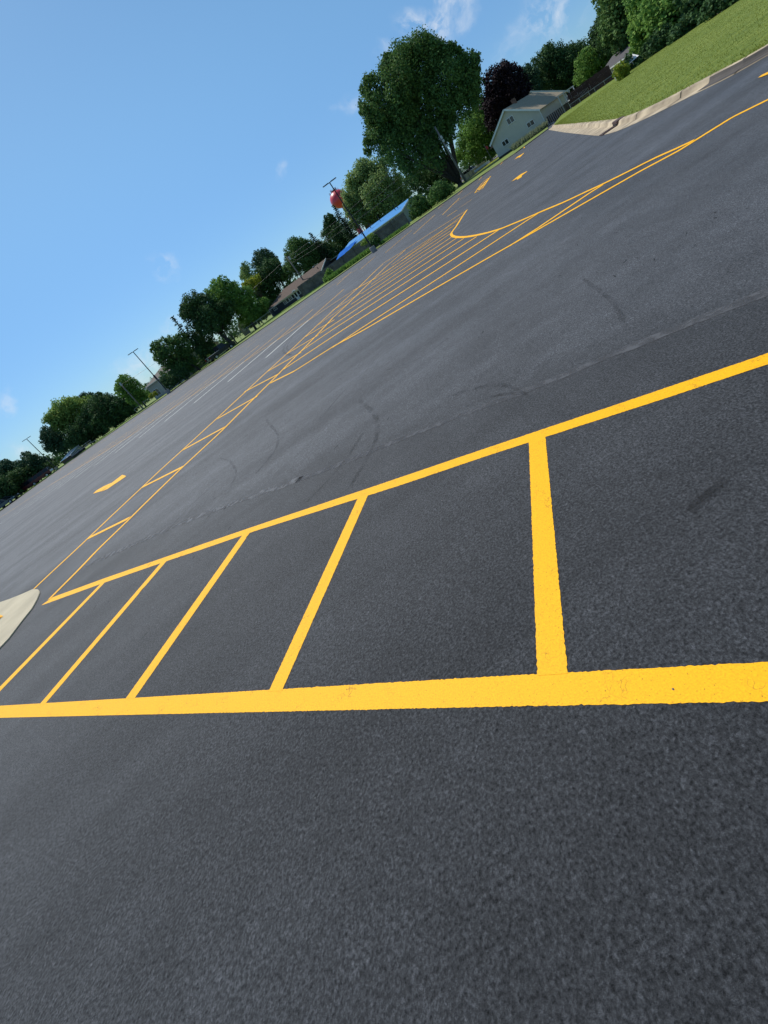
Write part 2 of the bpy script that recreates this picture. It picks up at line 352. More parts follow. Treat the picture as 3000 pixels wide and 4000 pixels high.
# right verge: gutter pan, kerb and mown grass
KD = dens(KOUT, .35)
def smooth(P, k=2):
    P = [np.array(p) for p in P]
    for _ in range(k): P = [P[0]] + [(P[i - 1] + 2 * P[i] + P[i + 1]) / 4 for i in range(1, len(P) - 1)] + [P[-1]]
    return P
KD = smooth(KD, 3)
pan = npmesh("gutter", [0], [0], 1) if False else ribbon(KD, 0, .48, .006, .012, "gutter", KERB)
tag(link("gutter", pan, KERB), kind='structure')
tag(kerb(KD, [(.44, .0), (.485, .06), (.52, .115), (.56, .13), (.70, .135), (.72, .08)], "kerb", KERB), kind='structure')
# slush-dark stained stretch of kerb face and pan to the right of the drain
iS = min(range(len(KD)), key=lambda i: np.linalg.norm(KD[i] - G(2716, 366)[:2]))
stain = KD[iS:]
tag(kerb(stain, [(.10, .016), (.43, .020), (.4745, .062), (.5095, .117), (.525, .126)], "kerb_stain", GUTT), kind='structure')
JNT = mat("joint_dirt", (.07, .06, .035), .95, var=.5, vscale=9)
_off = [(.02, .0135), (.44, .0035), (.483, .0635), (.518, .1185), (.56, .1335), (.69, .1385)]
for i in range(6, len(KD) - 4, 5):
    d = KD[i + 1] - KD[i - 1]; d = d / np.linalg.norm(d); nn = np.array([-d[1], d[0]]); w_ = random.uniform(.008, .022); V_ = []
    for o, z in _off:
        for sg in (-1, 1): V_.append((*(KD[i] + nn * o + d * (w_ * sg + random.uniform(-.006, .006))), z + .012 * (o < .45)))
    tag(link("kerb_joint", npmesh("kerb_joint", V_, [(2 * q, 2 * q + 1, 2 * q + 3, 2 * q + 2) for q in range(5)], 4), JNT), kind='structure')
vg_in = [p for p in KD]
def offs(P, o):
    out = []
    for i, p in enumerate(P):
        d = P[min(i + 1, len(P) - 1)] - P[max(i - 1, 0)]; d = d / np.linalg.norm(d); out.append(p + np.array([-d[1], d[0]]) * o)
    return out
inner = offs(KD, .70)
# verge surface: gentle mound, meets the hedge line far right
rows = 26; V_ = []; k = len(inner)
far_r = [np.array([150.0, 150.0])] 
for r in range(rows):
    t = (r / (rows - 1)) ** 1.8
    for i, p in enumerate(inner):
        az0 = math.atan2(p[1], p[0]); s_ = i / (k - 1)
        q = p + (np.array([48 + 70 * s_, 66 - 60 * s_]) - p * .2) * t * 1.6
        z = .130 + .15 * math.sin(min(1, np.linalg.norm(q - p) / 18) * math.pi / 2)
        V_.append((q[0], q[1], z))
me = npmesh("verge", V_, [(r * k + i, r * k + i + 1, (r + 1) * k + i + 1, (r + 1) * k + i) for r in range(rows - 1) for i in range(k - 1)], 4, smooth=True)
def lawn2():
    m = bpy.data.materials.new("mown_grass"); m.use_nodes = True; n = m.node_tree.nodes; l = m.node_tree.links; b = n['Principled BSDF']
    t = n.new('ShaderNodeTexCoord'); P = t.outputs['Object']
    mp = nd(n, 'ShaderNodeMapping'); mp.inputs['Rotation'].default_value = (0, 0, rad(-62)); mp.inputs['Scale'].default_value = (.35, 3.2, 1); l.new(P, mp.inputs['Vector'])
    a = nd(n, 'ShaderNodeTexNoise', Scale=1.0, Detail=6.0, Roughness=.65); l.new(mp.outputs[0], a.inputs['Vector'])
    c = nd(n, 'ShaderNodeTexNoise', Scale=9.0, Detail=5.0, Roughness=.7); l.new(P, c.inputs['Vector'])
    d = nd(n, 'ShaderNodeTexNoise', Scale=45.0, Detail=3.0); l.new(P, d.inputs['Vector'])
    s = n.new('ShaderNodeMath'); s.operation = 'ADD'; l.new(a.outputs['Fac'], s.inputs[0]); l.new(c.outputs['Fac'], s.inputs[1])
    s2 = n.new('ShaderNodeMath'); s2.operation = 'ADD'; l.new(s.outputs[0], s2.inputs[0]); l.new(d.outputs['Fac'], s2.inputs[1])
    r = n.new('ShaderNodeValToRGB'); r.color_ramp.elements[0].position = .40; r.color_ramp.elements[0].color = (.080, .122, .012, 1)
    r.color_ramp.elements[1].position = .62; r.color_ramp.elements[1].color = (.33, .36, .085, 1)
    e = r.color_ramp.elements.new(.5); e.color = (.15, .205, .024, 1)
    dv = n.new('ShaderNodeMath'); dv.operation = 'DIVIDE'; l.new(s2.outputs[0], dv.inputs[0]); dv.inputs[1].default_value = 3; l.new(dv.outputs[0], r.inputs['Fac'])
    l.new(r.outputs['Color'], b.inputs['Base Color']); b.inputs['Roughness'].default_value = .8; b.inputs['Specular IOR Level'].default_value = .2
    bp = nd(n, 'ShaderNodeBump', Strength=.9, Distance=.05); l.new(s2.outputs[0], bp.inputs['Height']); l.new(bp.outputs['Normal'], b.inputs['Normal'])
    return m
MOWN = lawn2()
tag(link("verge", me, MOWN), kind='structure')
# grass blades over the verge near the kerb
def blades(n, sampler, h0, h1, w, name, m):
    P = sampler(n); n = len(P); a = rng.uniform(0, 2 * np.pi, n); h = rng.uniform(h0, h1, n); ln = rng.normal(0, .35, (n, 2)) * h[:, None]
    dx = np.stack([np.cos(a), np.sin(a), np.zeros(n)], 1) * w
    V = np.empty((n, 3, 3)); V[:, 0] = P - dx; V[:, 1] = P + dx; V[:, 2] = P + np.concatenate([ln, h[:, None]], 1)
    me = npmesh(name, V.reshape(-1, 3), np.arange(n * 3).reshape(-1, 3), 3)
    return tag(link(name, me, m), label="short green blades of the mown grass bank beside the kerb", cat="grass", kind='stuff')
def samp_verge(n):
    i = rng.integers(0, len(inner) - 1, n); t = rng.random(n); I = np.array(inner); p = I[i] * (1 - t[:, None]) + I[np.minimum(i + 1, len(I) - 1)] * t[:, None]
    s_ = (i + t) / (k - 1); u = rng.random(n) ** 1.6 * .42; tt = u ** 1.0 * .35
    tgt = np.stack([48 + 70 * s_, 66 - 60 * s_], 1) - p * .2; q = p + tgt * tt[:, None] * 1.6
    z = .130 + .15 * np.sin(np.minimum(1, np.linalg.norm(q - p, axis=1) / 18) * np.pi / 2)
    q = q + rng.normal(0, .05, q.shape); msk = np.linalg.norm(q, axis=1) < 60
    return np.concatenate([q, z[:, None]], 1)[msk]
GRS = leaf_mat("grass_blade", (.15, .19, .020), (.34, .36, .08), .45)
blades(60000, samp_verge, .02, .06, .009, "grass", GRS)

# storm drain in the kerb
p0 = G(2405, 492)[:2]; iD = min(range(len(KD)), key=lambda i: np.linalg.norm(KD[i] - p0)); dD = KD[iD + 1] - KD[iD - 1]; rzD = math.atan2(dD[1], dD[0])
nD = np.array([-math.sin(rzD), math.cos(rzD)])
t = empty("storm_drain", (*(KD[iD] + nD * .50), 0), rzD, "rust brown cast iron storm drain inlet set in the pale kerb by the grass", "drain")
MB().box((0, .10, .095), (.62, .30, .11)).build("hood", IRON, t, bevel=.02)
MB().box((0, -.055, .04), (.5, .012, .055)).build("opening", DARK, t)
g_ = MB()
for q in range(8): g_.box((-.26 + q * .0743, -.30, .022), (.035, .42, .02))
g_.box((0, -.51, .022), (.56, .03, .024)); g_.box((0, -.09, .022), (.56, .03, .024)); g_.build("grate", IRON, t)

# concrete nose of the island at the left edge
isl = [(-120,2395),(0,2355),(41,2341.6),(90,2322),(132.6,2303),(150,2304),(157,2311.5),(158,2320),(147,2346),(128,2380),(91.6,2426),(38.6,2496),(0,2537),(-60,2600),(-180,2745)]
isl_w = [G(*p) for p in isl]
c0 = isl_w[0] + np.array([-5.5, -.2, 0]); c1 = isl_w[-1] + np.array([-6, -2.2, 0])
pl = [(p[0], p[1], 0) for p in isl_w] + [(c1[0], c1[1], 0), (c0[0], c0[1], 0)]
tag(MB().poly(pl, .022, (0, 0, 1)).build("concrete_island", mat("island_concrete", (.50, .43, .29), .8, var=.25, vscale=1.2, bump=.3, bscale=80, detail=6), bevel=.006), kind='structure')

# ------------------------------------------------------------------ painted markings
ZL = [.004]
def nextz():
    ZL[0] += .0006
    if ZL[0] > .012: ZL[0] = .004
    return ZL[0]
def finish_mark(V, F, m, z=None):
    me = npmesh("road_marking", V, F, 4); return tag(link("road_marking", me, m), kind='structure')
def edge_strip(A, B, m=None, z=.004, jit=.0011):
    "painted band between two traced edges (photo pixels), densely stepped with a ragged edge"
    A = [G(*p) for p in A]; B = [G(*p) for p in B]
    def resample(P, n):
        P = np.array(P); d = np.r_[0, np.cumsum(np.linalg.norm(np.diff(P, axis=0), axis=1))]; t = np.linspace(0, d[-1], n)
        return np.stack([np.interp(t, d, P[:, i]) for i in range(3)], 1), d[-1]
    L = resample(A, 2)[1]; n = int(min(1400, max(8, L / .008)))
    a, _ = resample(A, n); c, _ = resample(B, n); w = (c - a); w /= np.linalg.norm(w, axis=1)[:, None] + 1e-9
    ja = rng.normal(0, jit, n); jb = rng.normal(0, jit, n)
    a = a + w * ja[:, None]; c = c + w * jb[:, None]; a[:, 2] = z; c[:, 2] = z
    return finish_mark(np.r_[a, c], [(i, i + 1, n + i + 1, n + i) for i in range(n - 1)], m or YEL)
def stripe(pts, w=.102, m=None, z=None, step=.03, jit=.002):
    "band of constant width along a centre line traced in photo pixels"
    P = np.array([G(*p) for p in pts])[:, :2]; d = np.r_[0, np.cumsum(np.linalg.norm(np.diff(P, axis=0), axis=1))]
    n = int(min(900, max(2, d[-1] / step))); t = np.linspace(0, d[-1], n); P = np.stack([np.interp(t, d, P[:, i]) for i in (0, 1)], 1)
    if n > 8:
        for _ in range(3): P[1:-1] = (P[:-2] + 2 * P[1:-1] + P[2:]) / 4
    T = np.gradient(P, axis=0); T /= np.linalg.norm(T, axis=1)[:, None]; N = np.stack([-T[:, 1], T[:, 0]], 1)
    ja = rng.normal(0, jit, (n, 1)); jb = rng.normal(0, jit, (n, 1)); z = z or nextz()
    a = np.c_[P + N * (w / 2 + ja), np.full(n, z)]; c = np.c_[P - N * (w / 2 + jb), np.full(n, z)]
    return finish_mark(np.r_[a, c], [(i, i + 1, n + i + 1, n + i) for i in range(n - 1)], m or YEL)
def blot(pts, m=None, z=None):
    P = [G(*p) for p in pts]; z = z or nextz()
    return tag(MB().poly([(p[0], p[1], z) for p in P]).build("road_marking", m or YEL), kind='structure')
# near hatched band
edge_strip([(-500,2786),(0,2757),(800,2710),(1900,2644),(3000,2586),(3400,2565)], [(-500,2815),(0,2804),(800,2786),(1900,2762),(3000,2741),(3400,2733)], z=.0010)
edge_strip([(163,2363.5),(206,2333),(400,2262),(658.6,2171.7),(800,2122.5),(1000,2054),(1461,1900),(1900,1751),(2500,1550),(3000,1380),(3500,1210)],
           [(163,2364.5),(193,2354),(400,2279),(658.6,2189.5),(800,2142.5),(1000,2073.4),(1552,1900),(1900,1782),(2619,1550),(3000,1423),(3500,1259)], z=.0014)
edge_strip([(2066,1722),(2100,2640)], [(2130,1700),(2218,2632)], z=.0018)
edge_strip([(1401,1940),(1050,2702)], [(1441,1928),(1102,2699)], z=.0018)
edge_strip([(948,2089),(490,2731)], [(978,2079),(525,2730)], z=.0018)
edge_strip([(633,2194),(155,2752)], [(655,2187),(176,2751)], z=.0018)
edge_strip([(393,2281),(0,2683),(-60,2745)], [(416,2269),(0,2701),(-42,2745)], z=.0018)
# narrow hatched median running away to the left
L1 = [(133,2301),(189,2248),(300,2145),(340,2107),(440,2012),(624,1839),(712,1759),(845,1637),(962,1528),(1050,1446),(1148,1357),(1240,1270),(1317,1199),(1400,1124),(1470,1055),(1497,1030)]
L2 = [(192,2342),(284,2250),(300,2234),(385,2145),(500,2034),(560,1974),(700,1838),(846,1703),(870,1680),(1000,1549),(1056,1494),(1130,1418),(1190,1358),(1240,1307),(1300,1242),(1354,1192),(1440,1108),(1510,1040),(1584,976)]
stripe(L1, z=.0040); stripe(L2, z=.0046)
for a, b_ in [((343,2104),(505,2024)),((557,1903),(716,1823)),((717,1757),(876,1670)),((850,1636),(1006,1548)),((955,1531),(1093,1459)),((1043,1452),(1178,1376)),((1118,1384),(1244,1309)),((1187,1319),(1307,1249)),((1245,1268),(1357,1189)),((1298,1213),(1410,1145))]:
    stripe([a, b_], z=.0052)
# wide hatched area
stripe([(1057,1496),(1150,1450),(1305,1352),(1420,1290),(1650,1156),(1700,1127),(1900,1012),(2011,949),(2300,784),(2500,670),(2650,590),(2730,540),(2860,459),(3000,390),(3300,240)], z=.0040)
stripe([(1300,1357),(1405,1287),(1650,1128.5),(1700,1096.5),(1925,949.5),(2060,861),(2110,829)], z=.0046)
stripe([(1990,962),(2100,892),(2300,757),(2355,722)], z=.0046)
for P_ in [[(1109,1442),(1342,1287.5),(1650,1091),(1869.4,950),(1955,894)], [(1178,1371),(1300,1288),(1650,1062),(1822.4,950),(1862,925)], [(1250,1303),(1300,1270.7),(1650,1038),(1783.8,950),(1812,932)],
           [(1322,1237),(1460,1145),(1650,1018.7),(1754.9,950),(1784,931)], [(1372,1190),(1500,1104),(1650,1001.8),(1729.6,950),(1766,926)], [(1412,1148),(1530,1069),(1650,987.4),(1707.4,950),(1758,914)],
           [(1450,1112),(1550,1044),(1650,975.3),(1688.6,950),(1760,903)], [(1492,1073),(1570,1019),(1650,964.5),(1671.7,950),(1773,882)], [(1530,1036),(1600,986),(1650,952),(1787,863)],
           [(1379,1136),(1470,1086),(1560,1026),(1650,960),(1803,846)], [(1498,1029),(1550,997),(1585,974),(1700,900),(1816,827)]]:
    stripe(P_, w=.12)
# its curved nose
arc = [(1824,820),(1805,848),(1783,884),(1766,906),(1762,914),(1766,921),(1775,925),(1790,927),(1815,926.5),(1850,921.5),(1900,911),(1955,895),(2050,856),(2110,829),(2200,792),(2300,745),(2355,720),(2450,673),(2560,617),(2650,578),(2710,549)]
stripe(arc, w=.11, z=.0058, step=.08)
# parking bays: white near halves, yellow far halves, yellow spine
SP = [(1384,1133),(1300,1187.5),(1228.4,1236),(1098,1318),(1000,1382),(972.5,1400.7),(866.4,1469.4),(762.7,1537),(700,1578),(600,1642),(506.7,1704.3),(350,1801),(289.3,1838.6),(193,1896.4),(0,2022),(-300,2215)]
stripe(SP, z=.0040, step=.3)
bays = [((1038.3,1397.6),(1343,1130)),((890,1491.8),(1223.3,1208)),((758,1574.5),(1113,1281.5)),((643.2,1647),(1013,1347.6)),((543,1710.3),(919.4,1409)),((449,1770),(836.7,1464.6)),((366.5,1822),(757,1516.4)),((290.5,1869.4),(684,1564.6)),((224,1910.4),(614.5,1610.4)),((163,1949),(552,1651)),((103.7,1984.5),(497,1688)),((50,2018),(446,1722)),((0,2048),(400,1753))]
spg = np.array([G(*p)[:2] for p in SP])
for a, b_ in bays:
    A_ = G(*a)[:2]; B_ = G(*b_)[:2]; best = None
    for i in range(len(spg) - 1):
        p, q = spg[i], spg[i + 1]; d1 = B_ - A_; d2 = q - p; den = d1[0] * d2[1] - d1[1] * d2[0]
        if abs(den) < 1e-9: continue
        t_ = ((p[0] - A_[0]) * d2[1] - (p[1] - A_[1]) * d2[0]) / den; s_ = ((p[0] - A_[0]) * d1[1] - (p[1] - A_[1]) * d1[0]) / den
        if 0 < t_ < 1 and 0 <= s_ <= 1: best = t_
    best = best or .5
    def band(P0, P1, m):
        d = (P1 - P0) / np.linalg.norm(P1 - P0); nn = np.array([-d[1], d[0]]) * .056; z = .0052
        me = npmesh("road_marking", [(*(P0 + nn), z), (*(P1 + nn), z), (*(P1 - nn), z), (*(P0 - nn), z)], [(0, 1, 2, 3)], 4); tag(link("road_marking", me, m), kind='structure')
    mid = A_ + (B_ - A_) * best; band(A_, mid, WHT); band(mid, B_, YEL)
for P_ in [[(1407,1053.7),(1465,1003.5)],[(1506,987.4),(1609,899.5)],[(1615,914.7),(1699.5,839.2)],[(1728.4,839.2),(1794.7,773.6)],[(1315,1114),(1372,1062)],[(1229.6,1173),(1274,1139)],[(1147.6,1226),(1199.5,1187.4)],
           [(1711.5,815),(1731,798)],[(1638,867),(1660,849)],[(1788.6,761.5),(1806.7,744.7)],[(1870.5,703.7),(1882.6,690.4)],[(1854,724),(1879,706)],[(1886,701),(1915,681)],[(1955,643),(1963.4,633.3)],
           [(1795,812),(1843,780)],[(1779,793),(1866,735)],[(960,1360),(1010,1322)],[(860,1428),(905,1392)]]:
    stripe(P_, w=.10)
stripe([(1747,845),(1785,821)], w=.16)
stripe([(1397,1050),(1223,1163),(1050,1284),(950,1352),(700,1527),(560,1620),(410,1719),(350,1762),(180,1872),(0,1992)], w=.09, step=.4)
# arrows
blot([(364,1929),(376,1917),(405,1900),(434,1887),(436,1888),(420,1901),(396,1919)])
blot([(395,1921),(410,1910),(436,1887),(478,1855),(491,1858.5),(492,1862),(470,1877),(440,1897),(420,1911)])
blot([(1998,710),(2013,697),(2026,687),(2035,681),(2059,669),(2060.5,670),(2047,680),(2036,688),(2018,699)])
blot([(2019.5,699),(2019.5,702.5),(2022,702),(2038,692),(2039,686),(2037,685),(2030,690)])
blot([(2009,624),(2022,612),(2035,605),(2047,597.5),(2048,598.5),(2039,606),(2036,610),(2030,615),(2024,615)])
blot([(2044,578),(2046,573),(2050,573),(2050,577),(2047,579)])
blot([(2962,305.5),(2975,295),(3000,283),(3060,262),(3060,275),(3000,292),(2976,302)])
# small ladder box
lad = [(1854.5,754.5),(1881,716),(1897,702),(1917,688),(1910,705),(1884,738),(1878,742)]
stripe([(1855,754),(1868,736),(1882,717),(1900,700),(1917,688)], w=.10); stripe([(1855,754),(1879,741),(1885,736),(1900,714),(1917,688)], w=.10)
for k_ in range(9):
    f = (k_ + 1) / 10; a = np.array([1862, 744]) * (1 - f) + np.array([1911, 692]) * f; b_ = np.array([1872, 745]) * (1 - f) + np.array([1913, 697]) * f
    stripe([tuple(a), tuple(b_)], w=.09)
# worn mark on the island, pavement seam and tyre scuffs
stripe([(-30,2414),(-8,2411),(4,2412),(12,2416),(0,2421),(-20,2426)], w=.05, z=.028)
def stain_mat(name, col, rough, lo, hi, sc):
    m = mat(name, col, rough, bump=.3, bscale=150); n = m.node_tree.nodes; l = m.node_tree.links; b = n['Principled BSDF']
    t = n.new('ShaderNodeTexCoord'); nz = nd(n, 'ShaderNodeTexNoise', Scale=sc, Detail=6.0, Roughness=.7); l.new(t.outputs['Object'], nz.inputs['Vector'])
    mr = n.new('ShaderNodeMapRange'); mr.inputs['From Min'].default_value = lo; mr.inputs['From Max'].default_value = hi; l.new(nz.outputs['Fac'], mr.inputs['Value']); l.new(mr.outputs['Result'], b.inputs['Alpha'])
    return m
SEAM = stain_mat("seam_filler", (.105, .108, .115), .8, .33, .60, 9); SCUF = stain_mat("tyre_rubber", (.016, .016, .017), .85, .38, 1.2, 5)
def seam(pts, w, m, name, z):
    P = np.array([G(*p) for p in pts])[:, :2]; d = np.r_[0, np.cumsum(np.linalg.norm(np.diff(P, axis=0), axis=1))]; n = int(max(6, d[-1] / .05)); t = np.linspace(0, d[-1], n)
    P = np.stack([np.interp(t, d, P[:, i]) for i in (0, 1)], 1)
    for _ in range(20): P[1:-1] = (P[:-2] + 2 * P[1:-1] + P[2:]) / 4
    T = np.gradient(P, axis=0); T /= np.linalg.norm(T, axis=1)[:, None]; N = np.stack([-T[:, 1], T[:, 0]], 1)
    ww = w * .38 * (1 + .35 * np.convolve(rng.normal(0, 1, n), np.ones(5) / 5, 'same'))[:, None]
    V = np.r_[np.c_[P + N * ww, np.full(n, z)], np.c_[P - N * ww, np.full(n, z)]]
    me = npmesh(name, V, [(i, i + 1, n + i + 1, n + i) for i in range(n - 1)], 4); tag(link(name, me, m), kind='structure')
SEAM2 = stain_mat("old_seam_filler", (.075, .077, .083), .85, .26, .60, 9)
seam([(345,2204),(430,2168),(560,2110),(700,2045),(860,1985),(980,1940),(1100,1897),(1180,1868)], .15, SEAM, "pavement_seam", .002)
seam([(1160,1876),(1250,1845),(1500,1742),(1800,1622),(2100,1510),(2450,1362),(2750,1240),(3050,1120)], .11, SEAM2, "pavement_seam", .002)
seam([(345,2208),(560,2116),(860,1991),(1100,1903)], .008, SCUF, "pavement_crack", .0028)
for P_, w in [([(1127,1329),(1112,1350),(1106,1366),(1110,1377),(1123,1384),(1140,1388)], .13), ([(1142,1315),(1125,1345),(1119,1360),(1128,1370)], .10),
           ([(1370,1900),(1430,1800),(1480,1700),(1470,1620),(1400,1560)], .07), ([(1200,1960),(1330,1830),(1420,1690)], .06), ([(1750,1550),(1900,1500),(2010,1505),(2050,1540)], .06), ([(1820,1590),(1950,1530),(2060,1540)], .05),
           ([(640,2090),(700,2020),(760,1960),(850,1880)], .05), ([(1000,1850),(1080,1760),(1090,1700),(1040,1640)], .06), ([(860,1790),(900,1800),(930,1850),(900,1900)], .05),
           ([(2280,1090),(2400,1180),(2450,1290)], .05), ([(1500,1450),(1650,1400),(1750,1320)], .05), ([(1250,1640),(1330,1540),(1450,1430)], .05), ([(2695,2000),(2750,1930),(2830,1880)], .06), ([(2680,1990),(2760,1910),(2845,1872)], .05), ([(1560,2520),(1590,2450),(1625,2400)], .02)]:
    seam(P_, w, SCUF, "tyre_mark", .0022 + random.random() * .0006)
# gouges and scuffed spots, thickest between the seam and the hatched median
sb = MB()
for _ in range(260):
    u_, v_ = random.uniform(250, 3000), random.uniform(650, 2500); dd_ = (u_ - 1500) * .579 + (v_ - 1500) * .815
    if not (-330 < dd_ < 330): continue
    p_ = G(u_, v_); r_p = np.hypot(*p_[:2])
    if r_p < 4.5: continue
    L_s = random.uniform(.015, .05) * (1 + .05 * r_p); w_s = random.uniform(.003, .007) * (1 + .08 * r_p); a_ = rad(random.gauss(58, 22)); c_, s_2 = math.cos(a_), math.sin(a_)
    q = len(sb.v); m_ = 9
    for k_ in range(m_):
        t_ = 2 * math.pi * k_ / m_; x = math.cos(t_) * L_s * random.uniform(.6, 1.1); y = math.sin(t_) * w_s * random.uniform(.5, 1.5)
        sb.v.append((p_[0] + x * c_ - y * s_2, p_[1] + x * s_2 + y * c_, .0021))
    sb.f.append(tuple(range(q, q + m_)))
tag(sb.build("scuff_spots", stain_mat("scuff_black", (.014, .014, .015), .85, .25, .75, 30)), label="small dark gouges and scuff spots worn into the asphalt", cat="scuffs", kind='stuff')
# grit, pebbles and blades scattered on the asphalt
pb = MB()
for _ in range(420):
    r_ = random.random() ** .6 * 9 + .5; a = rad(random.uniform(30, 150)); s = random.uniform(.0015, .005); x, y = r_ * math.cos(a), r_ * math.sin(a)
    q = len(pb.v); h = s * 1.2
    for k_ in range(5): pb.v.append((x + s * math.cos(k_ * 1.257 + r_) * random.uniform(.7, 1.2), y + s * math.sin(k_ * 1.257 + r_), .001))
    pb.v.append((x, y, h)); pb.f += [(q + k_, q + (k_ + 1) % 5, q + 5) for k_ in range(5)]
tag(pb.build("grit", mat("pale_grit", (.22, .21, .19), .8, var=.7, vscale=3)), label="tiny pale stones and grit scattered over the dark asphalt", cat="grit", kind='stuff')

# ------------------------------------------------------------------ foliage
def leaf_cloud(blobs, leaf, dens_=1.0, sub=20, stretch=1.3, up=.35, sprig=.34):
    "leaf-sized faces gathered in clumps around each blob (x, y, z, r)"
    C_, R_ = [], []
    for x, y, z, r in blobs:
        C_.append((x, y, z)); R_.append(r * .80)
        d = rng.normal(size=(sub, 3)); d[:, 2] = d[:, 2] * .9 + up * .5; d /= np.linalg.norm(d, axis=1)[:, None]
        for q in d: k_ = rng.uniform(.72, 1.0); C_.append((x + q[0] * r * k_, y + q[1] * r * k_, z + q[2] * r * k_ * 1.06)); R_.append(r * rng.uniform(.14, sprig))
    C_ = np.array(C_); R_ = np.array(R_); cnt = np.maximum(6, (dens_ * 19 * (R_ / leaf) ** 2)).astype(int)
    idx = np.repeat(np.arange(len(C_)), cnt); n = len(idx)
    d = rng.normal(size=(n, 3)); d /= np.linalg.norm(d, axis=1)[:, None]; rr = rng.random(n) ** .55 * 1.12
    P = C_[idx] + d * rr[:, None] * R_[idx][:, None] * np.array([1, 1, stretch])
    nr = d * .7 + rng.normal(size=(n, 3)) * .6 + np.array([0, 0, .25]); nr /= np.linalg.norm(nr, axis=1)[:, None]
    a = np.cross(nr, rng.normal(size=(n, 3))); a /= np.linalg.norm(a, axis=1)[:, None]; b_ = np.cross(nr, a)
    s = (leaf * rng.uniform(.55, 1.25, n))[:, None]; a *= s * .5; b_ *= s * .36
    return np.stack([P - a, P - b_ * 1.1 + nr * s * .05, P + a, P + b_ * 1.1 + nr * s * .05], 1)
def quads(name, V): return npmesh(name, V.reshape(-1, 3), np.arange(V.shape[0] * 4).reshape(-1, 4), 4)
FOL = {
 'maple': leaf_mat("maple_leaves", (0.053, 0.129, 0.042), (0.141, 0.236, 0.066), .28), 'green': leaf_mat("green_leaves", (0.085, 0.200, 0.047), (0.218, 0.358, 0.076), .32),
 'light': leaf_mat("pale_green_leaves", (0.167, 0.259, 0.095), (0.307, 0.409, 0.142), .3), 'lime': leaf_mat("lime_leaves", (0.182, 0.292, 0.027), (0.351, 0.360, 0.053), .35),
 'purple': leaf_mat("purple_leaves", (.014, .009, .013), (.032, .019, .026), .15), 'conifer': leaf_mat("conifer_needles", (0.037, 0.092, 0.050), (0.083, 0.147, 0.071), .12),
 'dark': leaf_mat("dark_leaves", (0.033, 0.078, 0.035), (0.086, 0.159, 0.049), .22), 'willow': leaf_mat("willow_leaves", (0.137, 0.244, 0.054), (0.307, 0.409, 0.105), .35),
 'bare': leaf_mat("thin_leaves", (0.182, 0.227, 0.132), (0.307, 0.332, 0.218), .3)}
def tree(name, label, cat, fol, D, crop, blobs, base=None, leaf=.33, dens_=1.0, group=None, limbs=5, tr=.3, z0=.085, spread=.55, stems=None, **kw):
    ox, oy, s = crop; W = []
    for bx, by, br in blobs:
        u, v = ox + bx * s, oy + by * s; r = br * s * D / FPX * 1.15
        dd = D + random.uniform(-1, 1) * r * spread * 1.6
        W.append((*at(u, v, dd), r * 1.02)); W[-1] = (*W[-1][:2], max(W[-1][2], r * .55), W[-1][3])
        if random.random() < .8: dd = D + random.uniform(.3, 1) * r * 2; W.append((*at(u, v, dd), r * .9)); W[-1] = (*W[-1][:2], max(W[-1][2], r * .5), W[-1][3])
    W = np.array(W)
    if base is None: bp = np.array([W[:, 0].mean(), W[:, 1].mean()])
    else: bp = foot(ox + base[0] * s, oy + base[1] * s, D)[:2]
    t = empty(name, (bp[0], bp[1], z0), 0, label, cat, group)
    Wl = W.copy(); Wl[:, 0] -= bp[0]; Wl[:, 1] -= bp[1]; Wl[:, 2] -= z0
    V = leaf_cloud(Wl, leaf, dens_, **kw); V = V[(V[:, :, 2].min(1) > .02)]
    link("crown", quads("crown", V), FOL[fol], t)
    top = Wl[:, 2].max(); b = MB(); h1 = max(.6, Wl[:, 2].min() + .35 * (top - Wl[:, 2].min())); cx, cy = Wl[:, 0].mean(), Wl[:, 1].mean()
    fork = np.array([cx * .35, cy * .35, h1 * .55]); T0 = tr * top / 16
    if stems: fork = np.array([0, 0, .4])
    b.tube([(0, 0, -.1), tuple(fork * .5), tuple(fork)], [T0 * 1.35, T0, T0 * .85], 8)
    order = sorted(range(len(Wl)), key=lambda i: -Wl[i, 3] * random.uniform(.6, 1))[:limbs + (stems or 0)]
    for i in order:
        e = Wl[i, :3]; m_ = fork * .45 + e * .55 + rng.normal(0, .25, 3); m_[2] = max(m_[2], fork[2] * .8)
        b.tube([tuple(fork), tuple(m_), tuple(e)], [T0 * .62, T0 * .36, T0 * .1], 6)
    b.build("trunk", BARK, t, smooth=True)
    return t
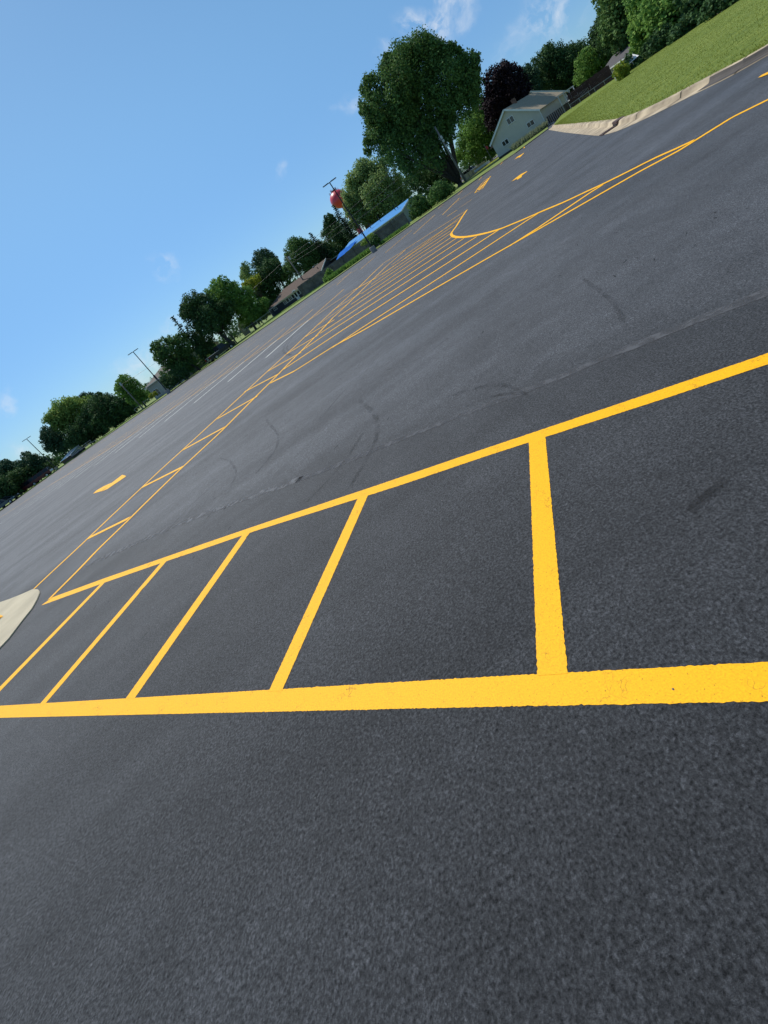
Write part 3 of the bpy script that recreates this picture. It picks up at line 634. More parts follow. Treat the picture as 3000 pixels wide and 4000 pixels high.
def conifer(label, D, apex, base_w, h_clip, crop, leaf=.3, lean=None, group=None, sparse=1.0, fol='conifer'):
    ox, oy, s = crop; A_ = at(ox + apex[0] * s, oy + apex[1] * s, D); z0 = .085; H = A_[2] - z0; R0 = base_w
    t = empty("spruce_tree", (A_[0], A_[1], z0), 0, label, "tree", group); Q = []
    z = .8
    b = MB().tube([(0, 0, -.1), (0, 0, H * .5), (0, 0, H * .97)], [H * .018 + .05, H * .011 + .03, .02], 7)
    while z < H:
        f = 1 - z / H; R = R0 * (f ** .85) + .12; nb = int(7 + 6 * f)
        for k_ in range(nb):
            if random.random() > sparse: continue
            a = random.uniform(0, 6.283); L = R * random.uniform(.65, 1.1); m_ = int(6 + L * 9 * (.35 / leaf))
            tt = rng.random(m_) ** .8; P = np.stack([np.cos(a) * L * tt, np.sin(a) * L * tt, z - .32 * L * tt + .22 * L * tt ** 2], 1) + rng.normal(0, .10 + .03 * R, (m_, 3)) * np.array([1, 1, .6])
            dr = np.array([math.cos(a), math.sin(a), .1]) + rng.normal(0, .3, (m_, 3)); dr /= np.linalg.norm(dr, axis=1)[:, None]
            sd_ = np.cross(dr, np.array([0, 0, 1.0]) + rng.normal(0, .4, (m_, 3))); sd_ /= np.linalg.norm(sd_, axis=1)[:, None]
            q = leaf * rng.uniform(.7, 1.4, m_)[:, None]; Q.append(np.stack([P - dr * q * .6, P - sd_ * q * .25, P + dr * q * .6, P + sd_ * q * .25], 1))
            if L > 1: b.bar((0, 0, z), (math.cos(a) * L * .7, math.sin(a) * L * .7, z - .18 * L), .05)
        z += .34 + .012 * H * f
    link("crown", quads("crown", np.concatenate(Q)), FOL[fol], t); b.build("trunk", BARK, t)
    return t
cB = (1700, 200, .42194); cA = (2200, 0, .48222); cC = (1200, 500, .42194); cD = (800, 850, .36166); cE = (400, 1150, .36166); cF = (0, 1500, .36166); cT = (1400, 130, .33152)
TG = "trees standing beyond the parking lot"
tree("maple_tree", "biggest tree, tall many-stemmed maple behind the leaning-looking wooden utility pole", "tree", 'maple', 88, cT,
  [(780,240,150),(900,260,110),(560,330,140),(980,320,130),(1130,240,70),(1290,380,110),(1340,470,70),(390,420,95),(360,330,60),(700,480,190),(1000,560,190),(1270,640,140),(450,640,190),(200,640,110),(140,620,60),(170,870,120),(420,900,180),(680,800,190),(950,830,160),(1200,860,130),(1340,700,60),
   (190,1200,90),(260,1080,130),(500,1150,180),(720,1080,120),(230,1310,90),(440,1380,140),(650,1350,150),(850,1450,130),(600,1560,120),(900,1080,120),(1050,960,120),(900,1230,120),(1030,1150,90),(560,1000,120),(800,1330,110),(340,1180,110),(150,1020,70),(1080,1000,70),(750,120,42),(830,130,48),(560,225,45),(645,240,38),(970,195,45),(1110,165,42),(1190,215,34),(1250,300,42),(1370,310,46),(1395,420,34),(350,285,38),(110,560,38),(150,535,34),(60,680,38),(60,880,34),(40,940,24),(100,1290,34),(110,1400,38),(1400,690,42),(1395,560,36),(1380,800,36)], base=(1205,1790), leaf=.35, limbs=9, stems=3, tr=.36, dens_=.8, stretch=1.6, up=.6, sub=26, sprig=.36, group=TG)
tree("leafy_tree", "mid green tree between the big maple and the white house gable", "tree", 'green', 112, cT, [(1450,900,90),(1470,1000,100),(1320,1080,110),(1430,1180,140),(1540,1180,90),(1350,1350,130),(1480,1420,110),(1250,1250,80),(1200,1450,80),(1560,1330,80)], base=(1235,1600), group=TG, limbs=6)
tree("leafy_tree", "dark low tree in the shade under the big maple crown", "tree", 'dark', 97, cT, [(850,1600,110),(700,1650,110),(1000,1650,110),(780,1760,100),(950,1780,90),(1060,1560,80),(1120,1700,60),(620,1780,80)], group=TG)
tree("purple_maple", "dark purple leaved maple rising behind the white gable house", "tree", 'purple', 102, cB, [(640,190,60),(560,270,80),(700,260,90),(620,380,110),(760,360,90),(560,470,90),(680,450,100),(590,570,80),(530,640,60),(800,420,80),(500,340,30),(840,480,70)], group=TG, leaf=.4)
tree("conical_tree", "small pointed dark green tree beside the purple maple", "tree", 'conifer', 110, cB, [(845,190,45),(850,240,55),(870,310,70),(810,290,50),(900,250,50),(900,380,70)], group=TG)
tree("oak_tree", "dark round crowned tree right of the small pointed one, above the rear wing", "tree", 'dark', 116, cB, [(1070,70,80),(1000,130,70),(1120,160,100),(1010,250,110),(1120,280,110),(960,330,70),(1160,60,50),(1050,20,50)], group=TG)
tree("oak_tree", "dark tree with sky gaps left of the grey hipped roof", "tree", 'dark', 118, cB, [(1260,40,70),(1300,120,100),(1230,200,110),(1330,230,90),(1210,300,90),(1320,320,70),(1360,20,60)], group=TG)
tree("leafy_tree", "brighter green tree close left of the grey hipped roof", "tree", 'green', 104, cB, [(1430,80,60),(1400,170,80),(1470,200,80),(1500,110,70),(1390,270,60),(1440,300,55),(1540,60,60),(1350,240,40)], group=TG)
tree("conical_tree", "tall black green tree directly behind the grey hipped roof", "tree", 'dark', 104, cA, [(330,200,50),(310,290,60),(370,230,80),(300,380,55),(390,340,90),(450,300,80),(350,430,50)], group=TG)
tree("leafy_tree", "huge leafy tree overhanging the grey hipped roof at the top edge", "tree", 'maple', 88, cA, [(370,40,60),(420,100,90),(460,180,100),(530,90,110),(550,230,90),(500,300,70),(600,40,90),(570,330,60),(440,250,70),(560,400,40),(400,-40,90),(520,-60,110)], group=TG, leaf=.45)
tree("leafy_tree", "bright green tree right of the roof with white covers under it", "tree", 'green', 72, cA, [(680,120,80),(660,210,80),(690,290,70),(630,370,55),(700,400,60),(650,450,50),(740,260,60),(660,40,80),(740,440,40),(620,300,40)], group=TG, leaf=.36)
tree("leafy_tree", "yellow green tree spreading low over the pale swing frame", "tree", 'green', 64, cA, [(800,90,90),(870,120,90),(950,70,100),(900,190,60),(1040,40,90),(980,150,70),(820,180,50),(780,20,80),(900,20,90)], group=TG, leaf=.34)
tree("leafy_tree", "dark tree at the top right edge above the grass bank", "tree", 'dark', 62, cA, [(1130,60,80),(1080,150,70),(1190,20,80),(1010,210,55),(1230,10,60),(1150,120,50),(1100,-20,90),(1270,-30,80)], group=TG, leaf=.34)
HG = "shrubs along the edge of the grass bank"
tree("shrub", "black green shrub between the swing frame and the bright tree", "shrub", 'dark', 60, cA, [(780,320,50),(740,370,45),(800,390,35),(700,450,50),(760,420,40),(840,300,50)], group=HG, leaf=.25, limbs=3, tr=.1)
tree("shrub", "brown tinged shrub right of the pale swing frame", "shrub", 'dark', 56, cA, [(940,270,50),(1000,250,50),(1060,210,45),(910,310,40),(1110,170,40)], group=HG, leaf=.25, limbs=3, tr=.1)
tree("shrub", "dark shrub in the top right corner past the weathered fence", "shrub", 'dark', 50, cA, [(1190,90,45),(1380,10,50),(1430,-20,50),(1350,50,30),(1230,40,40),(1340,-40,60)], group=HG, leaf=.25, limbs=3, tr=.1)
tree("shrub", "bright yellow green bush in front of the grey roofed house", "shrub", 'lime', 52, cA, [(468,545,32),(450,580,28),(490,590,30),(480,620,25),(505,560,22)], group=HG, leaf=.18, limbs=3, tr=.08)
tree("shrub", "dark round bush behind the yellow green one", "shrub", 'dark', 60, cA, [(530,480,24),(510,500,20),(590,500,28),(560,560,25),(620,520,30)], group=HG, leaf=.2, limbs=3, tr=.08)
tree("leafy_tree", "round pale green tree right of the red water tower", "tree", 'light', 108, cC, [(550,390,80),(640,370,80),(470,490,80),(600,540,150),(730,460,110),(440,600,100),(550,690,140),(710,640,140),(850,560,90),(430,520,50),(640,800,80),(470,770,70),(760,760,80),(850,690,70),(900,640,60),(400,680,50),(405,800,50),(440,890,45),(385,740,40),(500,850,55),(560,790,60)], group=TG, leaf=.42, stretch=1.4, up=.6)
tree("leafy_tree", "dense dark tree left of the three light pole's lamp and below the water tower", "tree", 'dark', 112, cC, [(200,850,40),(240,890,70),(210,960,60),(300,980,80),(260,1040,60),(370,1040,70),(330,1110,80),(420,1080,60),(200,910,40),(360,920,50)], group=TG)
conifer("spruce with a ragged tip overlapping the water tower", 103, (232,712), 2.6, 0, cC, group=TG)
conifer("dark spruce standing over the brown roofed house's right end", 108, (1128,160), 2.8, 0, cD, group=TG)
tree("thin_tree", "thinly leaved greyish tree left of the dark one by the water tower", "tree", 'bare', 116, cC, [(165,985,35),(175,1040,45),(150,1090,40),(200,1080,35)], group=TG, dens_=.3, limbs=8, tr=.12)
tree("leafy_tree", "dark wide tree behind the gap between the brown and the blue roofs", "tree", 'dark', 109, cD, [(1230,330,60),(1290,380,90),(1190,410,80),(1360,360,80),(1420,400,70),(1280,440,60),(1480,330,60)], group=TG)
tree("round_tree", "large round tree directly behind the brown roof, right of the pole", "tree", 'maple', 106, cD, [(960,290,60),(1040,320,80),(940,370,70),(1120,300,60),(1010,440,100),(920,470,60),(1130,410,100),(940,560,70),(1060,520,90),(890,560,50),(1150,500,60),(880,630,50)], group=TG)
tree("leafy_tree", "grey green tree behind the left half of the brown roof", "tree", 'dark', 109, cD, [(710,530,70),(790,570,80),(680,650,90),(800,680,100),(640,760,80),(720,790,80),(830,620,60),(590,700,60),(760,500,50),(650,640,80),(600,600,60),(560,780,70),(740,860,60),(660,880,60),(600,850,60)], group=TG)
tree("pine_tree", "tall dark pine on the skyline between the round tree and the pale one", "tree", 'conifer', 118, cD, [(635,400,50),(590,450,60),(670,450,70),(720,420,35),(560,510,45),(640,520,70),(755,460,40)], group=TG, stretch=1.6, up=.8)
tree("pine_tree", "paler lower pine left of the tall dark pine", "tree", 'light', 121, cD, [(445,530,40),(430,590,45),(480,600,50),(410,650,30),(480,660,50)], group=TG, stretch=1.6, up=.8)
tree("leafy_tree", "bright lime green tree between the two dark ones left of the brown roof", "tree", 'lime', 100, cD, [(530,680,45),(480,710,40),(570,670,40),(440,740,35),(520,740,40)], group=TG)
tree("maple_tree", "broad green maple left of the brown roofed house", "tree", 'green', 94, cD, [(195,680,50),(130,740,60),(250,740,60),(325,740,45),(160,850,100),(290,850,100),(370,890,90),(450,830,70),(430,970,100),(520,960,80),(300,980,120),(600,1000,60),(560,1050,60),(200,960,100),(640,920,50),(440,1060,80),(60,830,50)], base=(540,1190), group=TG, limbs=7)
tree("leafy_tree", "low dark growth behind the chain link fence left of the navy house", "tree", 'dark', 99, cD, [(560,1090,50),(620,1050,50),(660,1000,50),(500,1120,50),(700,940,50),(600,980,60),(440,1150,50)], group=TG)
tree("leafy_tree", "low green growth behind the pickup's bonnet", "tree", 'green', 97, cE, [(1180,640,50),(1100,700,50),(1240,600,40),(1010,740,50),(1300,560,30)], group=TG)
tree("maple_tree", "black green maple with a leaning trunk behind the dark pickup", "tree", 'dark', 90, cE, [(920,110,60),(890,150,40),(1000,80,90),(900,220,55),(1000,190,100),(1120,120,100),(1010,320,100),(1120,290,120),(1230,220,110),(1240,340,90),(1100,430,90),(1030,530,70),(1140,570,60),(1320,290,80),(1330,170,90),(1060,620,50)], base=(1435,560), group=TG, limbs=8, tr=.5)
conifer("scraggly spruce leaning out left of the black green maple", 92, (742,236), 1.9, 0, cE, group=TG, sparse=.55, leaf=.34)
tree("leafy_tree", "green tree between the middle light pole and the pickup", "tree", 'maple', 90, cE, [(580,560,45),(550,600,28),(660,540,55),(740,500,50),(640,640,70),(760,610,90),(850,570,80),(700,720,70),(830,700,80),(760,790,60),(900,650,80),(850,800,60),(680,880,55),(760,900,60),(930,780,50),(600,680,40),(870,480,60)], base=(1050,805), group=TG, limbs=7)
tree("round_tree", "small round tree left of the middle light pole", "tree", 'green', 106, cE, [(250,920,45),(190,970,40),(320,960,50),(260,1020,70),(370,1020,60),(430,1080,50),(340,1110,70),(200,1040,50),(460,1130,30)], group=TG)
tree("willow_tree", "wide pale drooping willow on the left skyline", "tree", 'willow', 128, cF, [(740,220,50),(830,200,50),(690,280,80),(800,290,90),(900,240,60),(620,350,60),(700,390,90),(540,370,40),(500,400,30),(640,460,60),(960,210,50),(760,450,60)], group=TG, stretch=1.6, up=.1, leaf=.4)
tree("leafy_tree", "tallest of the dark trees between the willow and the wooden pole", "tree", 'dark', 122, cF, [(1070,140,40),(1060,220,70),(1150,180,60),(1010,300,80),(1110,320,100),(1200,280,90),(980,420,80),(1100,430,80)], group=TG)
tree("leafy_tree", "dark tree just left of the wooden pole with the transformer can", "tree", 'dark', 120, cF, [(1290,190,60),(1260,260,70),(1350,240,80),(1420,190,60),(1300,340,80),(1230,380,70),(1400,290,60),(1450,260,40)], group=TG)
tree("leafy_tree", "dark tree behind the slatted trailer", "tree", 'dark', 124, cF, [(900,440,70),(880,530,70),(970,520,80),(1060,480,60),(810,510,60),(790,580,60),(880,620,50),(950,600,40),(760,640,40)], group=TG)
tree("leafy_tree", "low dark tree peeking over behind the willow's right side", "tree", 'conifer', 131, cF, [(920,140,35),(980,130,30),(1000,180,40),(880,160,30)], group=TG, stretch=1.6)
tree("pine_tree", "ragged pine between the willow and the farthest light pole", "tree", 'conifer', 128, cF, [(510,530,45),(560,570,60),(480,570,30),(600,640,60),(520,640,50),(560,690,45),(640,600,50),(660,680,40)], group=TG, stretch=1.5)
tree("pine_tree", "ragged topped pine behind the two dark red vans", "tree", 'conifer', 134, cF, [(290,780,35),(320,820,45),(270,840,30),(400,850,55),(470,850,45),(330,900,60),(430,920,60),(520,870,50)], group=TG, stretch=1.4)
tree("pine_tree", "ragged topped pine at the far left edge", "tree", 'conifer', 134, cF, [(60,860,35),(90,900,50),(200,880,40),(130,950,70),(30,930,40),(220,960,70),(20,1000,60),(-60,980,60),(-80,1060,70)], group=TG, stretch=1.4)
tree("leafy_tree", "low dark tree right behind the two dark red vans", "tree", 'dark', 130, cF, [(200,1040,80),(300,1000,70),(400,960,50),(120,1080,80),(270,1060,50),(480,930,45),(560,880,35)], group=TG)
tree("leafy_tree", "low dark tree behind the dark truck at the left edge", "tree", 'dark', 130, cF, [(40,1100,80),(-40,1130,80),(110,1150,60),(30,1180,50),(-100,1200,80)], group=TG)
tree("shrub", "dark shrub against the right end of the blue roofed house", "shrub", 'maple', 70, cC, [(990,690,40),(1040,690,50),(1080,710,50),(1000,750,50),(1060,770,50),(1110,740,40),(980,800,35)], group="shrubs by the far kerb", leaf=.28, limbs=3, tr=.1)
tree("shrub", "broad green shrub left of the foot of the nearest utility pole", "shrub", 'maple', 68, cC, [(1220,560,55),(1270,570,50),(1190,620,50),(1250,640,60),(1310,610,50),(1160,660,40),(1340,560,30)], group="shrubs by the far kerb", leaf=.28, limbs=3, tr=.1)
tree("shrub", "small bright green shrub between the two broad shrubs", "shrub", 'green', 74, cC, [(1150,690,28),(1120,700,22),(1175,700,22)], group="shrubs by the far kerb", leaf=.2, limbs=2, tr=.06)
cG = (1250, 780, .24111)
tree("shrub", "yellow green feathery bush beside the nearest light pole", "shrub", 'willow', 66, cG, [(830,600,50),(800,640,50),(740,670,45),(690,720,30)], group="shrubs by the far kerb", leaf=.2, limbs=3, tr=.06, dens_=.7)
tree("shrub", "dark ball shaped bush at the fence beside the nearest light pole", "shrub", 'dark', 65, cG, [(900,630,45),(880,690,50),(930,670,45),(860,740,40),(920,600,25)], group="shrubs by the far kerb", leaf=.22, limbs=3, tr=.06)
tree("shrub", "leafy bush at the left end of the day lily row", "shrub", 'green', 70, cD, [(1340,590,30),(1330,640,35),(1370,610,30),(1310,670,28)], group="shrubs by the far kerb", leaf=.2, limbs=2, tr=.05)
tree("shrub", "undergrowth bush under the green tree by the middle light pole", "shrub", 'dark', 87, cE, [(720,960,50),(800,900,60),(880,860,50),(760,930,40),(680,930,40)], group="shrubs by the far kerb", leaf=.25, limbs=2, tr=.06)
tree("shrub", "yellow flowering bush by the beige house left of the middle pole", "shrub", 'lime', 89, cE, [(540,1085,20),(570,1070,18),(520,1100,15)], group="shrubs by the far kerb", leaf=.18, limbs=2, tr=.05)
# distant belt of woods closing the gaps
W_ = []
for a_ in np.linspace(38, 132, 210):
    d_ = random.uniform(165, 200); h_ = random.uniform(2.5, 5.5); W_.append((d_ * math.cos(rad(a_)), d_ * math.sin(rad(a_)), h_ * .55, h_ * .62))
tag(link("distant_woods", quads("distant_woods", leaf_cloud(np.array(W_), .8, .9, sub=6)), FOL['dark']), label="low dark belt of distant woods closing the gaps between the trees", cat="woods", kind='stuff')
# day lilies and weeds along the fence
def verge_plants(pts, D0, D1, n, h, fol, name, label, cat):
    P = np.array([foot(u, v, D0 + (D1 - D0) * i / (len(pts) - 1)) for i, (u, v) in enumerate(pts)])[:, :2]; V = []
    d = np.r_[0, np.cumsum(np.linalg.norm(np.diff(P, axis=0), axis=1))]; t = rng.random(n) * d[-1]
    X = np.stack([np.interp(t, d, P[:, i]) for i in (0, 1)], 1); X += X / np.linalg.norm(X, axis=1)[:, None] * rng.normal(0, .35, (n, 1))
    a = rng.uniform(0, 6.28, n); hh = h * rng.uniform(.4, 1.1, n); w = .05; dx = np.stack([np.cos(a), np.sin(a)], 1) * w; ln = rng.normal(0, .3, (n, 2)) * hh[:, None]
    V = np.empty((n, 4, 3)); zz = np.full((n, 1), .08)
    V[:, 0] = np.c_[X, zz]; V[:, 1] = np.c_[X + dx + ln * .4, zz + hh[:, None] * .55]; V[:, 2] = np.c_[X + ln, zz + hh[:, None]]; V[:, 3] = np.c_[X - dx + ln * .4, zz + hh[:, None] * .5]
    tag(link(name, quads(name, V), FOL[fol]), label=label, cat=cat, kind='stuff')
verge_plants([(1287,1098),(1330,1066),(1400,1018),(1450,985)], 68, 67, 5200, .7, 'green', "day_lilies", "row of green day lilies along the foot of the wooden fence", "plants")
verge_plants([(1490,962),(1560,912),(1600,883)], 66, 65, 1500, .45, 'green', "weeds", "low weeds along the fence right of the nearest light pole", "plants")
verge_plants([(0,1990),(277,1790),(480,1650),(700,1500),(900,1365),(1130,1205),(1290,1096)], 128, 72, 9000, .16, 'green', "long_grass", "strip of longer bright grass behind the far kerb", "grass")
verge_plants([(2010,598),(2060,566),(2110,535),(2150,505)], 72, 76, 1400, .9, 'bare', "dry_stalks", "thin dry weed stalks along the foot of the white gable wall", "weeds")

# ------------------------------------------------------------------ buildings
class Frame:
    "facade frame: x along the wall, y away from the camera, z up; projects photo pixels onto its planes"
    def __init__(s, p0, p1, name, label, cat, group=None):
        s.o = np.array(p0[:2]); d = np.array(p1[:2]) - s.o; s.L = float(np.linalg.norm(d)); s.x = d / s.L; s.y = np.array([-s.x[1], s.x[0]])
        s.e = empty(name, (s.o[0], s.o[1], 0), math.atan2(s.x[1], s.x[0]), label, cat, group)
    def pl(s, u, v, y=0):
        d = ray(u, v); k = ((s.o + s.y * y) @ s.y) / (d[:2] @ s.y); p = d * k; return float((p[:2] - s.o) @ s.x), float(EYE + p[2])
    def hz(s, u, v, z):
        d = ray(u, v); k = (z - EYE) / d[2]; p = d[:2] * k - s.o; return float(p @ s.x), float(p @ s.y)
def window(par, x0, x1, z0, z1, y=0, panes=2, trim=WTRIM, w=.07, name="window", face=-1):
    "window facing -y: frame, pane, mullions"
    yy = y + face * .03; f = MB()
    f.box(((x0 + x1) / 2, yy, z1 - w / 2), (x1 - x0, .08, w)); f.box(((x0 + x1) / 2, yy, z0 + w / 2), (x1 - x0 + .08, .10, w))
    hh = z1 - z0 - 2 * w
    f.box((x0 + w / 2, yy, (z0 + z1) / 2), (w, .078, hh)); f.box((x1 - w / 2, yy, (z0 + z1) / 2), (w, .078, hh))
    for i in range(1, panes):
        xx = x0 + (x1 - x0) * i / panes; f.box((xx, yy, (z0 + z1) / 2), (w * .8, .07, hh))
    o = f.build(name, trim, par)
    MB().box(((x0 + x1) / 2, y + face * .012, (z0 + z1) / 2), (x1 - x0 - .02, .02, z1 - z0 - .02)).build("pane", GLASS, o)
    return o
SIDW = mat("pale_siding", (.52, .49, .42), .65, var=.08, vscale=1, wave=('Z', .16, .22)); SIDB = mat("beige_siding", (.40, .37, .31), .65, var=.1, vscale=1, wave=('Z', .16, .2))
SIDN = mat("navy_siding", (.030, .034, .052), .6, var=.2, vscale=1, wave=('Z', .16, .3)); SIDG = mat("grey_green_siding", (.34, .38, .34), .65, var=.1, vscale=1, wave=('Z', .16, .2))
RBEI = mat("beige_shingles", (.42, .35, .25), .9, var=.35, vscale=9, bump=.4, bscale=30, spec=.1); RBRN = mat("brown_shingles", (.155, .118, .098), .9, var=.4, vscale=7, bump=.5, bscale=25, detail=8, spec=.1)
RBLU = mat("blue_metal_roof", (.03, .24, .58), .6, var=.15, vscale=1.2, wave=('X', .45, .35), spec=.25); RGRY = mat("grey_shingles", (.12, .115, .12), .9, var=.3, vscale=8, bump=.4, spec=.1)
TARP = mat("blue_tarpaulin", (.01, .13, .50), .85, var=.2, vscale=1.5, spec=.08); BRICK = mat("chimney_brick", (.24, .12, .08), .9, var=.5, vscale=6)
WOODF = mat("weathered_fence_boards", (.155, .145, .14), .9, var=.45, vscale=1.3, detail=8); REDF = mat("red_brown_fence", (.055, .022, .020), .85, var=.4, vscale=2)

def gable_house(fr, L, dep, eave, ridge, wall, roof, ridge_x=None, ov=.25, trimc=WTRIM, th=.14, x0=0.0):
    "gable end towards the camera"
    rx = ridge_x if ridge_x is not None else x0 + L / 2
    MB().poly([(x0, 0, 0), (x0 + L, 0, 0), (x0 + L, 0, eave), (rx, 0, ridge), (x0, 0, eave)], dep, (0, 1, 0)).build("wall", wall, fr.e)
    r = MB()
    for sx, ex in ((-1, x0), (1, x0 + L)):
        sl = (ridge - eave) / abs(rx - ex); xo = ex + sx * ov; zo = eave - sl * ov
        r.poly([(rx, -ov, ridge + .02), (xo, -ov, zo + .02), (xo, -ov, zo + .02 + th), (rx, -ov, ridge + .02 + th)], dep + 2 * ov, (0, 1, 0))
    ro = r.build("roof", roof, fr.e)
    t = MB()
    for sx, ex in ((-1, x0), (1, x0 + L)):
        sl = (ridge - eave) / abs(rx - ex); xo = ex + sx * ov; zo = eave - sl * ov
        t.bar((rx, -ov - .03, ridge + .07), (xo, -ov - .03, zo + .07), .04, .24)
    t.build("rake_trim", trimc, fr.e)
    return ro
# white gable house beside the driveway
def _azerr(D1):
    a, b_ = at(1953, 624, 80)[:2], at(2135, 491, D1)[:2]; x = (b_ - a) / np.linalg.norm(b_ - a); y = np.array([-x[1], x[0]])
    d = ray(1970, 427.8); k_ = (a @ y) / (d[:2] @ y); s_ = (d[:2] * k_ - a) @ x; e = a + x * s_ + y * 12; d2 = ray(2086, 379)
    return math.atan2(e[1], e[0]) - math.atan2(d2[1], d2[0])
D1w = min(np.linspace(66, 86, 400), key=lambda q: abs(_azerr(q)))
fw = Frame(at(1953, 624, 80), at(2135, 491, D1w), "white_house", "pale sided house whose gable end with three windows faces the lot", "house")
ap = fw.pl(1970, 427.8); e0 = fw.pl(1923, 567)[1]; L_ = fw.L; rend = fw.hz(2086, 379, ap[1]); dep = 12
ro = gable_house(fw, L_, dep, e0 + .15, ap[1] - .1, SIDW, RBEI, ridge_x=ap[0])
c_ = ap[0] + .9; MB().box((c_ - .9, dep * .35, ap[1] + .25), (.55, .55, .9)).build("chimney", BRICK, ro, bevel=.02)
def pxwin(fr, c, pts, panes=2, y=0, **kw):
    ox, oy, s = c; q = [fr.pl(ox + a * s, oy + b_ * s, y) for a, b_ in pts]; xs = [p[0] for p in q]; zs = [p[1] for p in q]
    xa, xb = sorted(xs)[:2], sorted(xs)[-2:]; za, zb = sorted(zs)[:2], sorted(zs)[-2:]
    return window(fr.e, sum(xa) / 2, sum(xb) / 2, sum(za) / 2, sum(zb) / 2, y, panes, **kw)
pxwin(fw, cB, [(652,635),(715,588),(742,642),(682,688)]); pxwin(fw, cB, [(838,672),(905,625),(928,670),(865,715)]); pxwin(fw, cB, [(610,845),(668,803),(692,848),(634,886)])
MB().box((L_ / 2, -.035, .18), (L_ - .02, .03, .36)).build("foundation", mat("dark_foundation", (.05, .045, .04), .9, var=.3), fw.e)
pb_ = MB(); pb_.box((L_ + .06, -.05, e0 / 2 + .1), (.07, .07, e0)); pb_.bar((L_ + .06, -.05, .2), (L_ + 1.3, -.6, .12), .08); pb_.build("downpipe", WTRIM, fw.e)
MB().box((L_ - .95, -.35, .33), (.75, .5, .6)).build("air_conditioner", mat("ac_dark", (.03, .03, .035), .6), fw.e, bevel=.02)
# red tiled stoop roof on its left side
MB().poly([(-1.1, 1.0, 2.1), (-.02, 1.0, 2.1), (-.02, 1.0, 2.75)], 1.8, (0, 1, 0)).build("porch_roof", mat("orange_shingles", (.36, .20, .14), .9, var=.3, vscale=6), fw.e)
# covered deck along the right side
dk = MB()
for yy in (.8, 3.2, 5.6, 8.0): dk.box((L_ + 2.6, yy, 1.25), (.11, .11, 2.5))
dk.box((L_ + 2.6, 4.4, 2.56), (.14, 7.6, .14)); dk.box((L_ + 2.6, 4.4, 1.35), (.08, 7.4, .08))
dk.build("porch_frame", mat("grey_white_rail", (.45, .46, .47), .6), fw.e)
sk = MB()
for i in range(30): sk.box((L_ + 2.63, .8 + i * .25, .62), (.04, .16, 1.2))
for i in range(9): sk.box((L_ + .3 + i * .27, .75, .62), (.18, .04, 1.2))
sk.build("porch_skirt", mat("brown_lattice", (.10, .07, .055), .9, var=.5, vscale=2), fw.e)
# rear wing
fg = Frame(at(1700 + 855 * .42194, 200 + 640 * .42194, 97), at(1700 + 1265 * .42194, 200 + 505 * .42194, 97), "beige_garage", "beige sided rear building with white roof trim behind the white house", "garage")
q_ = [fg.pl(1700 + a * .42194, 200 + b_ * .42194) for a, b_ in [(855,435),(882,378),(1218,384),(1262,500)]]
wz = [(q_[0][0], 0, 0), (q_[3][0], 0, 0), (q_[2][0] + .5, 0, q_[2][1]), (q_[1][0], 0, q_[1][1]), (q_[0][0] - 2, 0, q_[1][1] - 2)]
MB().poly([wz[0], wz[1], (wz[1][0], 0, q_[2][1]), (q_[1][0], 0, q_[1][1]), (q_[0][0] - 3, 0, q_[2][1]), (q_[0][0] - 3, 0, 0)], 6, (0, 1, 0)).build("wall", SIDB, fg.e)
rr_ = MB(); x1_, z1_ = wz[1][0], q_[2][1]; rr_.poly([(q_[1][0], -.3, q_[1][1] + .02), (x1_ + .6, -.3, z1_ - .12), (x1_ + .6, -.3, z1_ + .05), (q_[1][0], -.3, q_[1][1] + .18)], 6.5, (0, 1, 0))
rr_.poly([(q_[1][0], -.3, q_[1][1] + .02), (q_[0][0] - 3.4, -.3, z1_ - .1), (q_[0][0] - 3.4, -.3, z1_ + .05), (q_[1][0], -.3, q_[1][1] + .18)], 6.5, (0, 1, 0)); rr_.build("roof", RBEI, fg.e)
tt_ = MB(); tt_.bar((q_[1][0], -.34, q_[1][1] + .06), (x1_ + .62, -.34, z1_ - .06), .05, .26); tt_.box((x1_ - .05, -.03, z1_ / 2), (.16, .05, z1_)); tt_.build("rake_trim", WTRIM, fg.e)
MB().box((x1_ - .85, -.02, 1.05), (1.0, .04, 2.1)).build("door", mat("dark_door", (.02, .022, .025), .5), fg.e)
window(fg.e, x1_ - 4.4, x1_ - 3.9, 2.2, 2.9, 0, 1)

# grey hipped roof house, far right
cH = (2150, 200, .24111)
def P_(c, a, b_): return (c[0] + a * c[2], c[1] + b_ * c[2])
fh = Frame(at(*P_(cH, 840, 360), 86), at(*P_(cH, 1130, 180), 82), "grey_roofed_house", "white walled house with a grey hipped roof beyond the red brown fence", "house")
ez = fh.pl(*P_(cH, 840, 360))[1]; Lh = fh.L; rz_ = fh.pl(*P_(cH, 1010, 70), 4.0)
MB().box((Lh / 2 + 3, 4, ez / 2), (Lh + 6, 8, ez)).build("wall", mat("white_wall_paint", (.60, .63, .65), .7, var=.08), fh.e)
xa = rz_[0]; zr = rz_[1]; r = MB()
V8 = [(-.5, -.5, ez - .1), (Lh + 6.5, -.5, ez - .1), (Lh + 6.5, 8.5, ez - .1), (-.5, 8.5, ez - .1), (xa, 4, zr), (Lh + 3.5, 4, zr)]
r.add(V8, [(0, 1, 5, 4), (1, 2, 5), (2, 3, 4, 5), (3, 0, 4), (0, 3, 2, 1)]); rf = r.build("roof", RGRY, fh.e)
MB().box((xa + 2.2, 3.9, zr + .25), (.22, .22, .9)).build("vent_pipe", GALV, rf); MB().box((xa + 4.0, 4.2, zr + .3), (.25, .25, .9)).build("vent_pipe", GALV, rf)
MB().box((Lh / 2 + 3, -.53, ez - .08), (Lh + 7, .08, .16)).build("gutter", WTRIM, fh.e)
